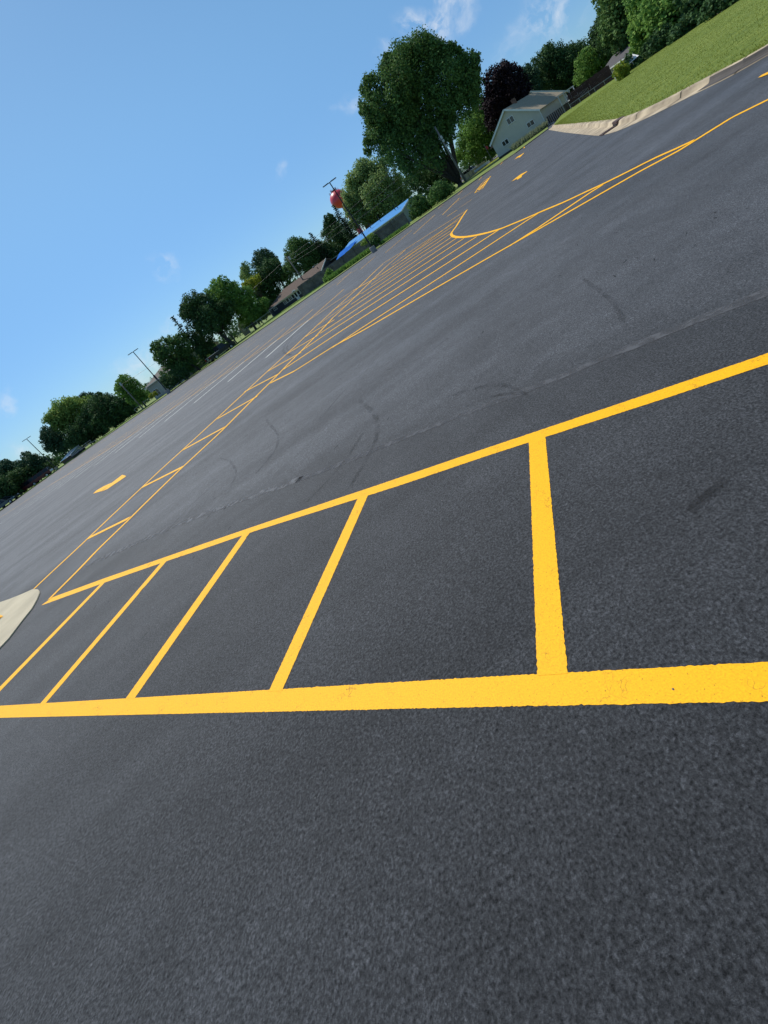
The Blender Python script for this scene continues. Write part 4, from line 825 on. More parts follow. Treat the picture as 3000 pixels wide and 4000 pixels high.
window(fh.e, Lh * .48, Lh * .68, ez - 1.6, ez - .4, 0, 2); window(fh.e, Lh * .84, Lh * .98, ez - 1.5, ez - .4, 0, 1)
MB().box((.9, -.05, ez - .55), (1.7, .1, .9)).build("shade", mat("dark_awning", (.03, .035, .05), .7), fh.e)

# blue roofed long house
fb = Frame(at(1334, 990, 88), at(1567, 826, 79), "blue_roofed_house", "long low house with a blue metal roof and pale grey green walls", "house")
Lb = fb.L; eb = fb.pl(1400, 943)[1]; rb_ = fb.pl(1457, 877, 4.2)[1]
def long_house(fr, L, dep, eave, ridge, wall, roof, left_hip=0, ov=.35):
    hy = dep / 2
    MB().add([(0, 0, 0), (L, 0, 0), (L, dep, 0), (0, dep, 0), (0, 0, eave), (L, 0, eave), (L, dep, eave), (0, dep, eave), (left_hip, hy, ridge - .12), (L, hy, ridge - .12)],
             [(0, 1, 5, 4), (1, 2, 6, 9, 5), (2, 3, 7, 6), (3, 0, 4, 8, 7) if left_hip == 0 else (3, 0, 4, 7), (4, 5, 9, 8), (6, 7, 8, 9)] + ([(4, 8, 7)] if left_hip else [])).build("wall", wall, fr.e)
    sl = (ridge - eave) / hy; r = MB(); th = .12; xl = -ov; xr = L + ov
    for s in (0, 1):
        ye = -ov if s == 0 else dep + ov; ze = eave - sl * ov
        A_ = [(left_hip if left_hip else xl, hy, ridge), (xr, hy, ridge), (xr, ye, ze), (xl, ye, ze)]
        r.add([*A_, *[(a, b_, c - th) for a, b_, c in A_]], [(0, 1, 2, 3), (4, 5, 6, 7), (0, 1, 5, 4), (1, 2, 6, 5), (2, 3, 7, 6), (3, 0, 4, 7)])
    if left_hip:
        ze = eave - sl * ov; r.add([(left_hip, hy, ridge), (xl, -ov, ze), (xl, dep + ov, ze)], [(0, 1, 2)])
    ro = r.build("roof", roof, fr.e); MB().box((L / 2, -ov - .05, eave - sl * ov - .04), (L + 2 * ov, .1, .12)).build("gutter", WTRIM, fr.e)
    MB().bar((L + ov + .02, hy, ridge - .03), (L + ov + .02, -ov, eave - sl * ov - .03), .04, .2).build("rake_trim", WTRIM, fr.e)
    return ro
rob = long_house(fb, Lb, 8.4, eb, rb_, SIDG, RBLU)
for x_ in (Lb * .86, Lb * .9, Lb * .3, Lb * .46, Lb * .62): MB().tube([(x_, 2.2, eb + .6), (x_, 2.2, eb + 1.6)], .06, 6).build("vent_pipe", BLK, rob)
window(fb.e, Lb * .60, Lb * .72, eb - 1.3, eb - .25, 0, 2); window(fb.e, Lb * .80, Lb * .93, eb - .9, eb - .2, 0, 3)
tp = MB(); N_ = 10
for i in range(N_ + 1):
    x = Lb * .34 * i / N_ - 1.2
    for j in range(4):
        f = j / 3; y = .9 - 2.6 * f; z = eb + .42 - (.95 * f) * (1 - .35 * i / N_) + .04 * math.sin(i * 2.1 + j * 1.7) - max(0, -x) * .12
        tp.v.append((x, y, z))
for i in range(N_):
    for j in range(3): tp.f.append((i * 4 + j, (i + 1) * 4 + j, (i + 1) * 4 + j + 1, i * 4 + j + 1))
tag(tp.build("tarpaulin", TARP), "blue tarpaulin canopy slung from the eave at the left end of the blue roof", "tarpaulin")
bpy.data.objects["tarpaulin"].matrix_world = fb.e.matrix_basis.copy()
# brown roofed navy house
fn = Frame(at(1050, 1216, 95), at(1244, 1064, 87.5), "brown_roofed_house", "long navy blue house with a brown shingle roof, white windows and glazed porch", "house")
Ln = fn.L; en = fn.pl(1140, 1144)[1] - .02; rn = fn.pl(1160, 1091, 5)[1]
ron = long_house(fn, Ln, 10, en, rn, SIDN, RBRN, left_hip=2.6)
MB().tube([(Ln * .93, 2.6, rn - 1.2), (Ln * .93, 2.6, rn - .4)], .08, 6).build("vent_pipe", BLK, ron)
tv = MB(); tv.lathe([(0, 0), (.22, .02), (.2, .18), (0, .22)], (Ln * .8, 4.9, rn), 12); tv.build("turbine_vent", GALV, ron)
cN = (1000, 1000, .18083)
pxwin(fn, cN, [(370,1140),(430,1090),(470,1140),(405,1190)], 2)
x_l = fn.pl(*P_(cN, 580, 990))[0]; x_r = fn.pl(*P_(cN, 1000, 830))[0]; zb_, zt_ = .75, en - .25
nb_ = 6
for i in range(nb_):
    xa_ = x_l + (x_r - x_l) * i / nb_; xb_ = x_l + (x_r - x_l) * (i + 1) / nb_
    if i == 4: 
        d_ = MB(); w = .14
        d_.box(((xa_ + xb_) / 2, -.05, 2.0), (xb_ - xa_ - .04, .07, .16)); d_.box(((xa_ + xb_) / 2, -.05, .35), (xb_ - xa_ - .04, .07, .62))
        d_.box((xa_ + .08, -.05, 1.29), (w, .07, 1.26)); d_.box((xb_ - .08, -.05, 1.29), (w, .07, 1.26)); do = d_.build("door", WTRIM, fn.e)
        MB().box(((xa_ + xb_) / 2, -.02, 1.3), (xb_ - xa_ - .3, .02, 1.24)).build("pane", GLASS, do)
    else: window(fn.e, xa_ + .03, xb_ - .03, zb_, zt_, 0, 1 if i % 2 else 2, w=.06)
MB().box(((x_l + x_r) / 2 - .3, -.45, en - .02), (x_r - x_l + .9, .5, .06)).build("awning", mat("pale_awning", (.50, .52, .42), .7), fn.e)
pxwin(fn, cN, [(1185,520),(1240,478),(1262,515),(1208,548)], 1)
# right end windows are on the wall facing +x
for y_, w_ in ((1.6, .7), (3.4, .6), (5.2, .9)):
    MB().box((Ln + .03, y_, en - .75), (.06, w_ + .2, 1.1)).build("window", WTRIM, fn.e); MB().box((Ln + .065, y_, en - .75), (.02, w_, .9)).build("pane", GLASS, bpy.data.objects[-1] if False else fn.e)
# navy rear wing joining towards the blue roof
fv = Frame(at(*P_(cN, 1440, 215), 96), at(*P_(cN, 1700, 60), 93), "navy_shed", "navy blue outbuilding with a pale eave between the brown and blue roofs", "outbuilding")
ev = fv.pl(*P_(cN, 1560, 140))[1]; Lv = fv.L + 3
MB().box((Lv / 2 - .5, 2, (ev) / 2), (Lv, 4, ev - .02)).build("wall", SIDN, fv.e); MB().box((Lv / 2 - .5, 1.8, ev + .05), (Lv + .6, 4.8, .12)).build("roof", mat("pale_eave", (.30, .36, .36), .6), fv.e)
window(fv.e, Lv * .30, Lv * .42, ev - 2.0, ev - 1.1, 0, 1); window(fv.e, Lv * .55, Lv * .75, ev - 1.9, ev - 1.2, 0, 2)
# beige house left of the middle pole
cE2 = cE
f5 = Frame(at(*P_(cE, 468, 1000), 104), at(*P_(cE, 700, 830), 98), "beige_house", "pale house with a grey tan roof behind the middle light pole", "house")
e5 = f5.pl(*P_(cE, 560, 935))[1]; r5 = f5.pl(*P_(cE, 600, 815), 4)[1]; L5 = f5.L + 3
ro5 = long_house(f5, L5, 8, e5, r5, mat("pale_grey_siding", (.40, .38, .36), .7, var=.15), mat("tan_shingles", (.20, .185, .165), .9, var=.3, vscale=6, spec=.1), left_hip=1.8)
MB().box((L5 * .62, 4, r5 + .15), (.6, .6, .8)).build("chimney", BRICK, ro5); window(f5.e, .7, 2.4, .5, 2.0, 0, 2); window(f5.e, L5 * .36, L5 * .44, 1.7, e5 - .1, 0, 1)
# houses glimpsed behind the trees
for lab, D_, a, b_, c_, h_, col in (("tan house wall glimpsed behind the dark pickup", 108, P_(cE, 1160, 640), P_(cE, 1260, 560), 2.6, 3.6, (.36, .30, .24)), ("cream house wall glimpsed between the two maples right of the pickup", 106, P_(cD, 300, 1110), P_(cD, 350, 1075), 2.6, 3.4, (.30, .27, .22)),
                              ("blue grey garage wall glimpsed under the tree left of the pickup", 106, P_(cE, 930, 820), P_(cE, 980, 785), 2.3, 3.1, (.30, .36, .42)), ("pinkish house peeking up above the blue metal roof", 112, P_(cC, 545, 935), P_(cC, 640, 870), 5.0, 6.2, (.34, .20, .17))):
    f_ = Frame(at(*a, D_), at(*b_, D_), "small_house", lab, "house"); Lf = f_.L + .4
    gable_house(f_, Lf, 3.5, c_, h_, mat("plain_siding", col, .75, var=.15, wave=('Z', .18, .15)), RBRN); window(f_.e, Lf * .3, Lf * .6, c_ - 1.5, c_ - .5, 0, 2)
# white roofed shed by the farthest light pole
f6 = Frame(at(*P_(cF, 640, 815), 124), at(*P_(cF, 740, 740), 121), "garden_shed", "shed with a bright white sloping roof right of the farthest light pole", "shed")
z6 = 1.0; MB().box((f6.L / 2, 1.5, z6 / 2), (f6.L, 3, z6)).build("wall", mat("brown_shed_boards", (.11, .085, .07), .9, var=.3), f6.e)
MB().add([(-.2, -.3, z6 + .02), (f6.L + .2, -.3, z6 + .02), (f6.L + .2, 3.0, z6 + .8), (-.2, 3.0, z6 + .8)], [(0, 1, 2, 3)]).build("roof", mat("white_roof_sheet", (.82, .82, .8), .5), f6.e)

# ------------------------------------------------------------------ fences, poles, street furniture
def board_fence(pts, h, label, m, post=None, name="wooden_fence", bw=.14, gap=.012, group=None, jitter=.04):
    o = np.array(pts[0][:2]); t = empty(name, (o[0], o[1], .08), 0, label, "fence", group); b = MB(); p_ = MB(); r_ = MB()
    for a, c in zip(pts[:-1], pts[1:]):
        a = np.array(a[:2]) - o; c = np.array(c[:2]) - o; L = np.linalg.norm(c - a); d = (c - a) / L; rz = math.atan2(d[1], d[0]); x = 0
        while x < L:
            q = a + d * (x + bw / 2); hh = h + random.uniform(-jitter, jitter); b.box((q[0], q[1], hh / 2), (bw, .025, hh), rz); x += bw + gap
        nn = np.array([-d[1], d[0]]) * .05
        for zz in (.35, h - .35): MB().bar((*(a + nn), zz), (*(c + nn), zz), .05, .09).build('rail', post or m, t)
        for x in np.arange(0, L, 2.4): q = a + d * x + nn * 2; MB().box((q[0], q[1], h / 2), (.1, .1, h + .05), rz).build('post', post or m, t)
    b.build("boards", m, t); return t
# fence in front of the blue roofed and navy houses: bottoms traced in the photo
def fdist(u, v, D): return foot(u, v, D)
board_fence([fdist(1602, 874, 69), fdist(1490, 948, 70), fdist(1400, 1008, 72), fdist(1300, 1078, 74.5), fdist(1266, 1104, 76)], 1.85, "long weathered grey board fence in front of the blue roofed house", WOODF)
board_fence([fdist(1275, 1090, 80), fdist(1188, 1157, 82)], 2.0, "shorter grey board fence in front of the navy house's right half", WOODF)
board_fence([at(2237, 412, 75), at(2320, 362, 75), at(2401, 316, 74)], 2.0, "dark red brown board fence behind the bright back garden", REDF)
board_fence([at(2404, 310, 60), at(2440, 288, 59)], 1.1, "short pale grey board fence by the yellow green bush", mat("pale_boards", (.32, .33, .32), .8))
board_fence([at(2804, 62, 52), at(2852, 33, 50)], 1.7, "weathered brown fence panel under the trees at the top right", mat("brown_boards", (.085, .065, .05), .9, var=.4))
def chain_fence(pts, h, label, step=2.6):
    o = np.array(pts[0][:2]); t = empty("chain_link_fence", (o[0], o[1], .08), 0, label, "fence"); mesh = MB(); rail = MB()
    for a, c in zip(pts[:-1], pts[1:]):
        a = np.array(a[:2]) - o; c = np.array(c[:2]) - o; L = np.linalg.norm(c - a); d = (c - a) / L
        rail.bar((*a, h), (*c, h), .05)
        for x in np.arange(0, L, step):
            q = a + d * x; MB().tube([(q[0], q[1], 0), (q[0], q[1], h + .05)], .035, 6).build("post", GALV, t)
        for x in np.arange(-h, L, .3):
            x0, x1 = max(0, x), min(L, x + h); 
            if x1 > x0: mesh.bar((*(a + d * x0), x0 - x), (*(a + d * x1), x1 - x), .004); mesh.bar((*(a + d * x0), h - (x0 - x)), (*(a + d * x1), h - (x1 - x)), .004)
    rail.build("top_rail", GALV, t); mesh.build("wire_mesh", GALV, t); return t
chain_fence([fdist(*P_(cD, 320, 1215), 88), fdist(*P_(cD, 560, 1040), 84), fdist(*P_(cD, 770, 1065), 82)], 1.35, "chain link fence left of the navy house")
chain_fence([fdist(*P_(cE, 460, 1185), 97), fdist(*P_(cE, 740, 1000), 93)], 1.2, "chain link fence in front of the beige house")
chain_fence([at(2232, 424, 72), at(2330, 366, 71.5), at(2410, 318, 71)], .75, "low thin wire fence across the bright back garden", 1.2)

HOUS = mat("lamp_lens", (.55, .56, .55), .4)
def light_pole(u, v, D, top, label):
    g = foot(u, v, D, 0); Ht = at(*top, D)[2]
    t = empty("light_pole", (g[0], g[1], 0), math.atan2(g[1], g[0]) - math.pi / 2, label, "light pole", "light poles along the far edge of the lot")
    MB().lathe([(0, 0), (.36, 0), (.36, .72), (.33, .76), (0, .76)], n=28).build("base", mat("pole_base_concrete", (.30, .275, .245), .9, var=.3, vscale=2), t)
    MB().add([(-.09, -.09, .76), (.09, -.09, .76), (.09, .09, .76), (-.09, .09, .76), (-.06, -.06, Ht), (.06, -.06, Ht), (.06, .06, Ht), (-.06, .06, Ht)], [(0, 1, 5, 4), (1, 2, 6, 5), (2, 3, 7, 6), (3, 0, 4, 7), (4, 5, 6, 7), (0, 3, 2, 1)]).build("pole", BLK, t)
    MB().box((0, 0, .79), (.34, .34, .06)).build("base_plate", BLK, t)
    MB().box((0, 0, Ht + .03), (.34, .12, .08)).build("bracket", BLK, t, bevel=.01)
    for s in (-1, 1):
        hd = MB().add([(s * .16, -.10, Ht + .0), (s * .16, .10, Ht), (s * .95, .17, Ht + .02), (s * .95, -.17, Ht + .02), (s * .16, -.08, Ht + .11), (s * .16, .08, Ht + .11), (s * .92, .14, Ht + .09), (s * .92, -.14, Ht + .09)],
              [(0, 1, 2, 3), (4, 5, 6, 7), (0, 1, 5, 4), (1, 2, 6, 5), (2, 3, 7, 6), (3, 0, 4, 7)]).build("lamp_head", BLK, t, bevel=.01)
        MB().box((s * .62, 0, Ht + .003), (.5, .2, .015)).build("lens", HOUS, hd)
    return t
light_pole(1465, 985, 57.4, (1288, 714), "nearest and tallest light pole, black on a round concrete base, by the blue roofed house")
light_pole(662, 1537, 84.5, (516, 1378), "middle light pole, black on a concrete base, in front of the beige house")
lp = light_pole(226, 1835, 126, (105, 1714), "farthest light pole, black on a concrete base, left of the willow")
MB().box((0, -.02, 3.4), (.3, .3, .9)).build("shroud", BLK, bpy.data.objects["light_pole.001"])

def upole(name, base, D, top, label, r=.15, arms=(), cans=(), z0=.08, zb=None):
    g = foot(*base, D); Tp = at(*top, D); t = empty(name, (g[0], g[1], z0), math.atan2(g[1], g[0]) - math.pi / 2, label, "utility pole", "wooden utility poles"); Hh = Tp[2] - z0
    MB().tube([(0, 0, -.2), (0, 0, Hh)], [r, r * .68], 12).build("pole", WOODP, t, smooth=True)
    for z, w in arms: MB().box((0, -.12, Hh - z), (w, .09, .11)).build("crossarm", WOODP, t)
    for z, x in cans:
        b = MB().lathe([(0, 0), (.17, 0), (.19, .06), (.19, .62), (.17, .66), (0, .68)], (x, -.28, Hh - z), 14)
        c_ = b.build("transformer", mat("transformer_grey", (.42, .44, .45), .5), t, smooth=False); MB().tube([(x, -.28, Hh - z + .66), (x, -.28, Hh - z + .86)], .035, 6).build("bushing", GALV, c_)
    return t, Vector((g[0], g[1], z0 + Hh))
u1, T1 = upole("utility_pole", (1822, 714), 84, (1700, 493), "nearest grey wooden utility pole standing before the big maple", .19, (), ())
H1 = T1.z
for z, s_ in ((2.0, .5), (2.6, .38), (3.5, .3)): MB().box((.1, -.22, H1 - z), (.34, .3, s_)).build("equipment_box", mat("grey_box", (.45, .47, .48), .5), u1, bevel=.02)
MB().tube([(-.25, -.1, H1 - 1.7), (-.25, -.1, H1 - 2.3)], .05, 6).build("insulator", GALV, u1)
u2, T2 = upole("utility_pole", P_(cN, 1085, 610), 92, P_(cN, 690, -10), "wooden utility pole with hardware rising through the brown roof line", .15, ((.25, 1.3), (.7, .9)), ((.9, .3),))
u3, T3 = upole("utility_pole", (555, 1593), 104, (466, 1500), "leaning-looking wooden pole with a transformer can before the dark trees at left", .15, (), ((.55, .0),))
u4, T4 = upole("utility_pole", P_(cC, 530, 945), 106, P_(cC, 478, 845), "thin wooden pole showing above the blue roof behind the nearest light pole", .12, ((.4, .6),), ())
u5, T5 = upole("utility_pole", (1877, 664), 120, (1816, 567), "thin wooden pole with a small transformer right of the big maple's trunk", .13, (), ((.9, .15),))
def wire(p, q, sag, label, r=.018):
    p = Vector(p); q = Vector(q); pts = [p.lerp(q, i / 24) - Vector((0, 0, sag * 4 * (i / 24) * (1 - i / 24))) for i in range(25)]
    o = MB().tube([x - p for x in pts], r, 5, cap=False).build("overhead_wire", WIRE); o.location = p
    return tag(o, label, "wire", "overhead wires strung between the utility poles")
wire(T1 - Vector((0, 0, .15)), T2 - Vector((0, 0, .2)), .9, "topmost overhead wire running left from the tip of the nearest utility pole")
wire(T1 - Vector((0, 0, 2.2)), T2 - Vector((0, 0, .9)), .7, "middle overhead wire running left from the grey boxes of the nearest utility pole")
wire(T1 - Vector((0, 0, 3.6)), T2 - Vector((0, 0, 1.5)), .8, "lowest overhead wire running left from the nearest utility pole")
wire(T2 - Vector((0, 0, .3)), T3 - Vector((0, 0, .3)), 1.0, "thin wire between the brown roof's pole and the pole with the can")
# flagpole by the white house
g = foot(1916, 613, 92); t = empty("flagpole", (g[0], g[1], .08), 0, "small flagpole with a drooping red flag left of the white house", "flagpole")
MB().tube([(0, 0, 0), (0, 0, 3.4)], .03, 6).build("pole", GALV, t); MB().add([(0, 0, 3.1), (.5, 0, 2.75), (.42, .05, 2.25), (0, 0, 2.5)], [(0, 1, 2, 3)]).build("flag", mat("red_flag", (.55, .05, .05), .7), t)
# guard barrier, street and rail in the gap right of the pole
t = empty("concrete_barrier", foot(1822, 706, 92), 0, "row of pale concrete barrier blocks at the street right of the utility pole", "barrier")
A_ = foot(1822, 708, 92); B_ = foot(1906, 652, 104)
for i in range(6):
    a = A_ + (B_ - A_) * (i / 6 + .01); b_ = A_ + (B_ - A_) * ((i + .86) / 6); d = (b_ - a)[:2]; rz = math.atan2(d[1], d[0]); c = (a + b_) / 2 - foot(1822, 706, 92)
    MB().box((c[0], c[1], .5), (np.linalg.norm(d), .3, 1.0), rz).build("block", CONC, t, bevel=.03)
A_ = foot(1862, 684, 88, .3); B_ = foot(1920, 648, 92, .3); MB_ = MB().bar((0, 0, .35), tuple(B_ - A_ + np.array([0, 0, .35])), .12, .32)
o = MB_.build("guard_rail", WTRIM); o.location = tuple(A_); tag(o, "white horizontal guard rail by the bright grass left of the white house", "rail")
P1_ = foot(1812, 694, 112); P2_ = foot(1925, 612, 150); nrm = np.array([0, 0, .02])
b = MB().poly([tuple(foot(1800, 700, 108) + nrm), tuple(foot(1960, 610, 108) + nrm), tuple(foot(1960, 590, 150) + nrm), tuple(foot(1780, 690, 150) + nrm)]); tag(b.build("street", mat("street_asphalt", (.14, .13, .125), .9, var=.2)), kind='structure')
tag(MB().poly([tuple(foot(1862, 676, 93) + nrm), tuple(foot(1930, 632, 93) + nrm), tuple(foot(1950, 612, 106) + nrm), tuple(foot(1885, 655, 106) + nrm)]).build("bright_lawn", FOL['lime']), kind='structure')

# red water tower
g = foot(1324.5, 777, 400, 0); zc = at(1324.5, 777, 400)[2]; R_ = 33.5 / FPX * 400 * 1.0
t = empty("water_tower", (g[0], g[1], 0), 0, "red ball shaped water tower with antennas, half hidden by trees", "water tower")
RED = mat("red_tower_paint", (.62, .03, .05), .4, var=.1, vscale=.2, coat=.3)
prof = [(R_ * math.sin(math.pi * i / 24), zc - R_ * .96 * math.cos(math.pi * i / 24)) for i in range(25)]
MB().lathe(prof, n=48).build("tank", RED, t, smooth=True); MB().lathe([(3.4, 0), (2.2, 6), (2.0, zc - R_ * .8)], n=24).build("column", RED, t, smooth=True)
an = MB()
for a_ in np.linspace(0, 6.28, 9)[:-1]: x, y = 2.6 * math.cos(a_), 2.6 * math.sin(a_); an.bar((x, y, zc + R_ * .86), (x, y, zc + R_ * .86 + 2.6), .28)
for x in (-4.6, -3.9, 3.8): an.bar((x, 0, zc + R_ * .7), (x, 0, zc + R_ * .7 + 2.4), .28)
an.box((0, 0, zc + R_ * 1.02), (4.4, 4.4, .3)); an.build("antennas", mat("antenna_red", (.22, .03, .04), .6), t)

# ------------------------------------------------------------------ vehicles
RUB = mat("tyre_black", (.012, .012, .012), .85); RIM = mat("alloy_rim", (.45, .46, .48), .3, metal=.7); CGL = mat("car_glass", (.012, .014, .018), .12, spec=.35)
LRED = mat("tail_light_red", (.45, .015, .012), .25); LWHT = mat("headlight_clear", (.65, .66, .66), .15); CHR = mat("chrome_trim", (.6, .6, .62), .2, metal=.9)
def vehicle(name, label, pos, rz, paint, kind, L=4.8, W=1.85, Ht=1.72, group=None):
    "x forward, body shell extruded across its width, tapered cabin, wheels in arches"
    t = empty(name, (pos[0], pos[1], pos[2]), rz, label, "pickup" if kind == 'pickup' else ("van" if kind == 'van' else "car"), group)
    h = L / 2; wr = .36; wb = L * .305
    if kind == 'pickup':
        low = [(-h, .45), (-h, 1.02), (-h * .16, 1.04), (h * .42, 1.05), (h * .9, .98), (h, .82), (h, .42)]; cab = [(-h * .14, 1.02), (-h * .10, Ht), (h * .22, Ht), (h * .46, 1.03)]
    elif kind == 'van':
        low = [(-h, .38), (-h, 1.05), (h * .55, 1.08), (h * .92, .92), (h, .72), (h, .35)]; cab = [(-h * .98, 1.04), (-h * .93, Ht * .97), (-h * .8, Ht), (h * .28, Ht), (h * .60, 1.06)]
    else:
        low = [(-h, .40), (-h * .99, .98), (h * .40, 1.0), (h * .88, .86), (h, .68), (h, .36)]; cab = [(-h * .90, .96), (-h * .78, Ht * .96), (-h * .60, Ht), (h * .12, Ht), (h * .44, .99)]
    # wheel arches cut into the lower outline
    def arch(cx): return [(cx + (wr + .07) * math.cos(a), max(.30, .36 + (wr + .07) * math.sin(a))) for a in np.linspace(0, math.pi, 9)]
    bottom = [(h, .34)] + arch(wb) + arch(-wb) + [(-h, .36)]
    prof = low[:-1] + bottom; prof = [(x, z) for x, z in prof]
    b = MB(); n = len(prof); b.poly([(x, -W / 2, z) for x, z in prof], W, (0, 1, 0)); b.build("body", paint, t, bevel=.035)
    k = len(cab); V = [(x, -W * .46 if z < 1.2 else -W * .39, z) for x, z in cab] + [(x, W * .46 if z < 1.2 else W * .39, z) for x, z in cab]
    gl = MB().add(V, [tuple(range(k)), tuple(range(k, 2 * k))] + [(i, (i + 1) % k, k + (i + 1) % k, k + i) for i in range(k)]).build("windows", CGL, t, bevel=.02)
    top = [(x, z) for x, z in cab if z > Ht * .9]; r = MB(); xa, xb = min(x for x, z in top) - .02, max(x for x, z in top) + .02
    r.box(((xa + xb) / 2, 0, Ht + .012), (xb - xa, W * .79, .05)); ro = r.build("roof", paint, t, bevel=.02)
    pil = MB()
    for s in (-1, 1):
        for i in range(k):
            x0, z0 = cab[i]; x1, z1 = cab[(i + 1) % k]
            if abs(z1 - z0) > .3: pil.bar((x0, s * W * (.465 if z0 < 1.2 else .395), z0), (x1, s * W * (.465 if z1 < 1.2 else .395), z1), .06)
        for f in ((.5,) if kind == 'pickup' else (.32, .66)):
            xm = cab[0][0] + (cab[-1][0] - cab[0][0]) * f; pil.bar((xm, s * W * .467, 1.03), (xm - .03, s * W * .40, Ht), .07)
    pil.build("pillars", paint, t)
    for sx in (1, -1):
        for s in (-1, 1):
            w = MB().lathe([(0, -.11), (.23, -.11), (wr, -.09), (wr, .09), (.23, .11), (0, .11)], n=20); w.v = [(x + sx * wb, z + s * (W / 2 - .10), y + wr) for x, y, z in w.v]; wo = w.build("wheel", RUB, t)
            q = MB().lathe([(0, -.005), (.21, -.005), (.22, .02), (0, .03)], n=16); q.v = [(x + sx * wb, s * (W / 2 + .012 + z * .5), y + wr) for x, y, z in q.v]; q.build("rim", RIM, wo)
    for s in (-1, 1):
        MB().box((h - .03, s * W * .36, .72), (.1, .34, .16)).build("headlight", LWHT, t, bevel=.02); MB().box((-h + .02, s * W * .43, .85), (.08, .16, .34)).build("tail_light", LRED, t, bevel=.02)
        MB().box((cab[-1][0] - .15, s * (W / 2 + .08), 1.08), (.1, .18, .14)).build("mirror", paint, t, bevel=.02)
    MB().box((h + .02, 0, .5), (.1, W * .92, .16)).build("bumper", BLK if kind != 'pickup' else CHR, t, bevel=.02); MB().box((-h - .03, 0, .52), (.1, W * .92, .15)).build("bumper", BLK if kind != 'pickup' else CHR, t, bevel=.02)
    MB().box((h + .0, 0, .72), (.06, W * .4, .16)).build("grille", BLK, t); MB().box((-h - .01, 0, .78), (.02, .32, .16)).build("number_plate", LWHT, t)
    if kind == 'pickup':
        MB().box((-h * .57, 0, 1.06), (h * .78, W * .94, .05)).build("bed_cover", mat("silver_bed_rail", (.45, .47, .48), .4), t, bevel=.01)
        MB().bar((-h * .3, -W / 2 - .04, .36), (h * .3, -W / 2 - .04, .36), .06).build("side_step", CHR, t); MB().bar((-h * .3, W / 2 + .04, .36), (h * .3, W / 2 + .04, .36), .06).build("side_step", CHR, t)
    return t
MAR = mat("dark_maroon_paint", (.022, .006, .008), .2, coat=.3); MAR2 = mat("deep_red_paint", (.10, .008, .010), .4, coat=.15); NVY = mat("black_blue_paint", (.008, .009, .013), .35, coat=.2); GRN = mat("dark_teal_paint", (.045, .085, .105), .2, coat=.8); WCR = mat("white_car_paint", (.75, .76, .77), .3, coat=.5)
pw = (np.array(at(856.7, 1399, 83.5)) + np.array(at(897.4, 1367, 81))) / 2; azp = math.atan2(pw[1], pw[0])
vehicle("pickup_truck", "black pickup truck with a silver bed cover parked under the maple at the far kerb", foot(872, 1386, 84, .0) + np.array([0, 0, .02]), azp - math.pi / 2 + rad(30), NVY, 'pickup', L=5.7, W=1.95, Ht=1.85)
VG = "dark red vans parked on the far left grass"
vehicle("parked_van", "dark red van nearer the farthest light pole, right one of the pair", foot(163, 1866, 128), math.atan2(1, .05) + rad(105) , MAR2, 'van', L=4.9, Ht=1.8, group=VG)
vehicle("parked_van", "dark red van in the middle between the dark truck and the other van", foot(112, 1903, 130), math.atan2(1, .05) + rad(105), MAR2, 'van', L=5.2, Ht=1.85, group=VG)
vehicle("parked_car", "dark teal car with a glinting windscreen cut by the left edge", foot(24, 1965, 126), math.atan2(1, .6) - rad(60), GRN, 'car', L=5.4, W=1.95, Ht=1.75)
vehicle("parked_car", "white car showing its roof above the red brown fence, left of the grey roof", at(2281, 372, 84) * np.array([1, 1, 0]) + np.array([0, 0, .3]), rad(-10), WCR, 'car', L=4.6, Ht=1.6)
vehicle("parked_car", "white car glimpsed on the street in front of the leafy tree", foot(1835, 655, 125), rad(20), WCR, 'car', L=4.6, Ht=1.55)
vehicle("parked_car", "silver car behind the foot of the nearest utility pole", foot(1810, 668, 110), rad(20), mat("silver_paint", (.45, .47, .5), .3, metal=.4), 'car', L=4.5, Ht=1.5)
# slatted utility trailer
g = foot(*P_(cF, 890, 725), 118); t = empty("utility_trailer", (g[0], g[1], .08), math.atan2(g[1], g[0]) - math.pi / 2, "open utility trailer with grey slatted sides in front of the dark trees", "trailer")
b = MB(); fr_ = MB()
for i in range(9): b.box((-2.0 + i * .27, -.8, 1.15), (.13, .03, 1.0))
for zz in (.66, 1.62): fr_.box((-.9, -.82, zz), (2.4, .06, .08))
for zz in (.66, 1.1): fr_.box((1.4, .5, zz), (2.2, .06, .08))
for x in (.4, 1.4, 2.4): fr_.box((x, .5, .9), (.07, .07, .6))
b.build("slats", GALV, t); fr_.build("frame", GALV, t); MB().box((.1, 0, .56), (4.3, 1.7, .12)).build("deck", WOODP, t)
for s in (-1, 1):
    for x in (-.4, .5):
        w = MB().lathe([(0, -.09), (.30, -.08), (.30, .08), (0, .09)], n=16); w.v = [(a + x, c_ + s * .95, d + .30) for a, d, c_ in w.v]; w.build("wheel", RUB, t)
MB().bar((2.2, 0, .5), (3.3, 0, .45), .1).build("drawbar", GALV, t)
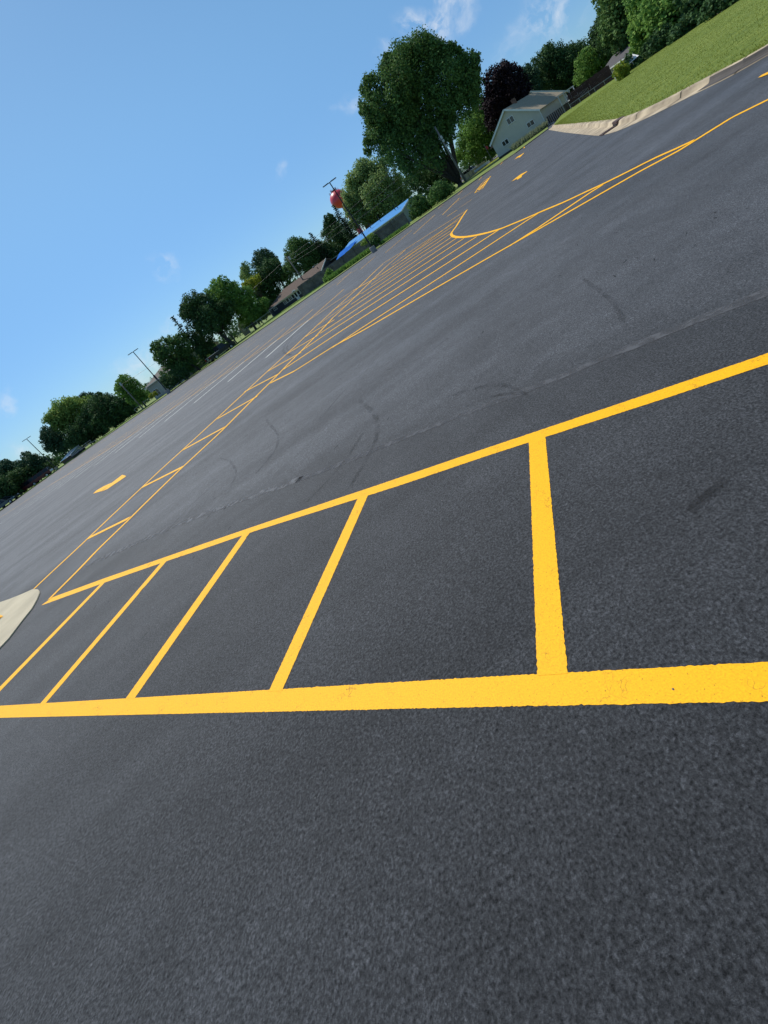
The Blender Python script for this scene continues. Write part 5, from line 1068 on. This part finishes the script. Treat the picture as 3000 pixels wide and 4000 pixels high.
# yard furniture on the right
g = at(2608, 165, 62); zt = at(2610, 136, 62)[2] - .1; t = empty("swing_frame", (g[0], g[1], .1), math.atan2(g[1], g[0]) - math.pi / 2, "pale metal swing frame under the trees at the edge of the grass bank", "swing frame")
b = MB()
for x in (-.6, .25, .75):
    b.bar((x, -.4, 0), (x, 0, zt), .07); b.bar((x, .4, 0), (x, 0, zt), .07)
b.bar((-.75, 0, zt), (.9, 0, zt), .09); b.build("frame", GALV, t); MB().box((0, .1, zt * .55), (.9, .4, .05)).build("seat", GALV, t); MB().box((0, .3, zt * .72), (.9, .05, .3)).build("backrest", GALV, t)
g = at(*P_((2350, 0, .3315), 415, 530), 80); t = empty("white_cover", (g[0], g[1], g[2] - .7), 0, "bright white cover glimpsed between the trees right of the grey roof", "cover")
MB().add([(-.8, -.5, -.5), (.9, -.5, -.5), (.9, .8, -.5), (-.8, .8, -.5), (-.3, 0, 1.2), (.1, 0, .9)], [(0, 1, 5, 4), (1, 2, 5), (2, 3, 4, 5), (3, 0, 4), (0, 3, 2, 1)]).build("sheet", WTRIM, t); MB().bar((0, 0, -g[2] + .7), (0, 0, -.5), .1).build("post", GALV, t)
g = at(*P_((2350, 0, .3315), 330, 750), 60); t = empty("white_canopy", (g[0], g[1], .1), math.atan2(g[1], g[0]) - math.pi / 2, "small white tent canopy above the pale grey board fence", "canopy")
zc_ = g[2]; MB().add([(-.9, -.6, zc_ - .25), (.9, -.6, zc_ + .05), (.9, .9, zc_ + .05), (-.9, .9, zc_ - .25), (.5, .1, zc_ + .5)], [(0, 1, 4), (1, 2, 4), (2, 3, 4), (3, 0, 4)]).build("sheet", WTRIM, t)
for x, y in ((-.85, -.55), (.85, -.55), (.85, .85), (-.85, .85)): MB().bar((x, y, 0), (x, y, zc_ - .2), .05).build("leg", GALV, t)
# small signs and utility box by the far kerb
for u, v, D_, lab in ((1140, 1203, 80, None),): pass
g = foot(*P_(cF, 575, 945), 122); t = empty("small_sign", (g[0], g[1], .08), math.atan2(g[1], g[0]) - math.pi / 2, "little white sign board in the grass left of the farthest light pole's base", "sign")
MB().box((0, 0, .75), (.6, .03, .4)).build("board", WTRIM, t); MB().bar((0, .03, 0), (0, .03, .7), .05).build("post", GALV, t)
g = foot(*P_(cE, 395, 1235), 99); t = empty("metal_gate", (g[0], g[1], .08), math.atan2(g[1], g[0]) - math.pi / 2, "small grey metal gate frame at the foot of the pole with the can", "gate")
b = MB(); b.bar((-.7, 0, .1), (-.7, 0, 1.1), .06); b.bar((.7, 0, .1), (.7, 0, 1.1), .06); b.bar((-.7, 0, 1.1), (.7, 0, 1.1), .06); b.bar((-.7, 0, .3), (.7, 0, .3), .06); b.build("frame", GALV, t)
g = foot(*P_(cE, 1480, 560), 86); t = empty("bollard_post", (g[0], g[1], .08), 0, "dark wooden post right of the leaning maple trunk", "post"); MB().box((0, 0, 1.0), (.2, .2, 2.0)).build("post", BARK, t, bevel=.02)
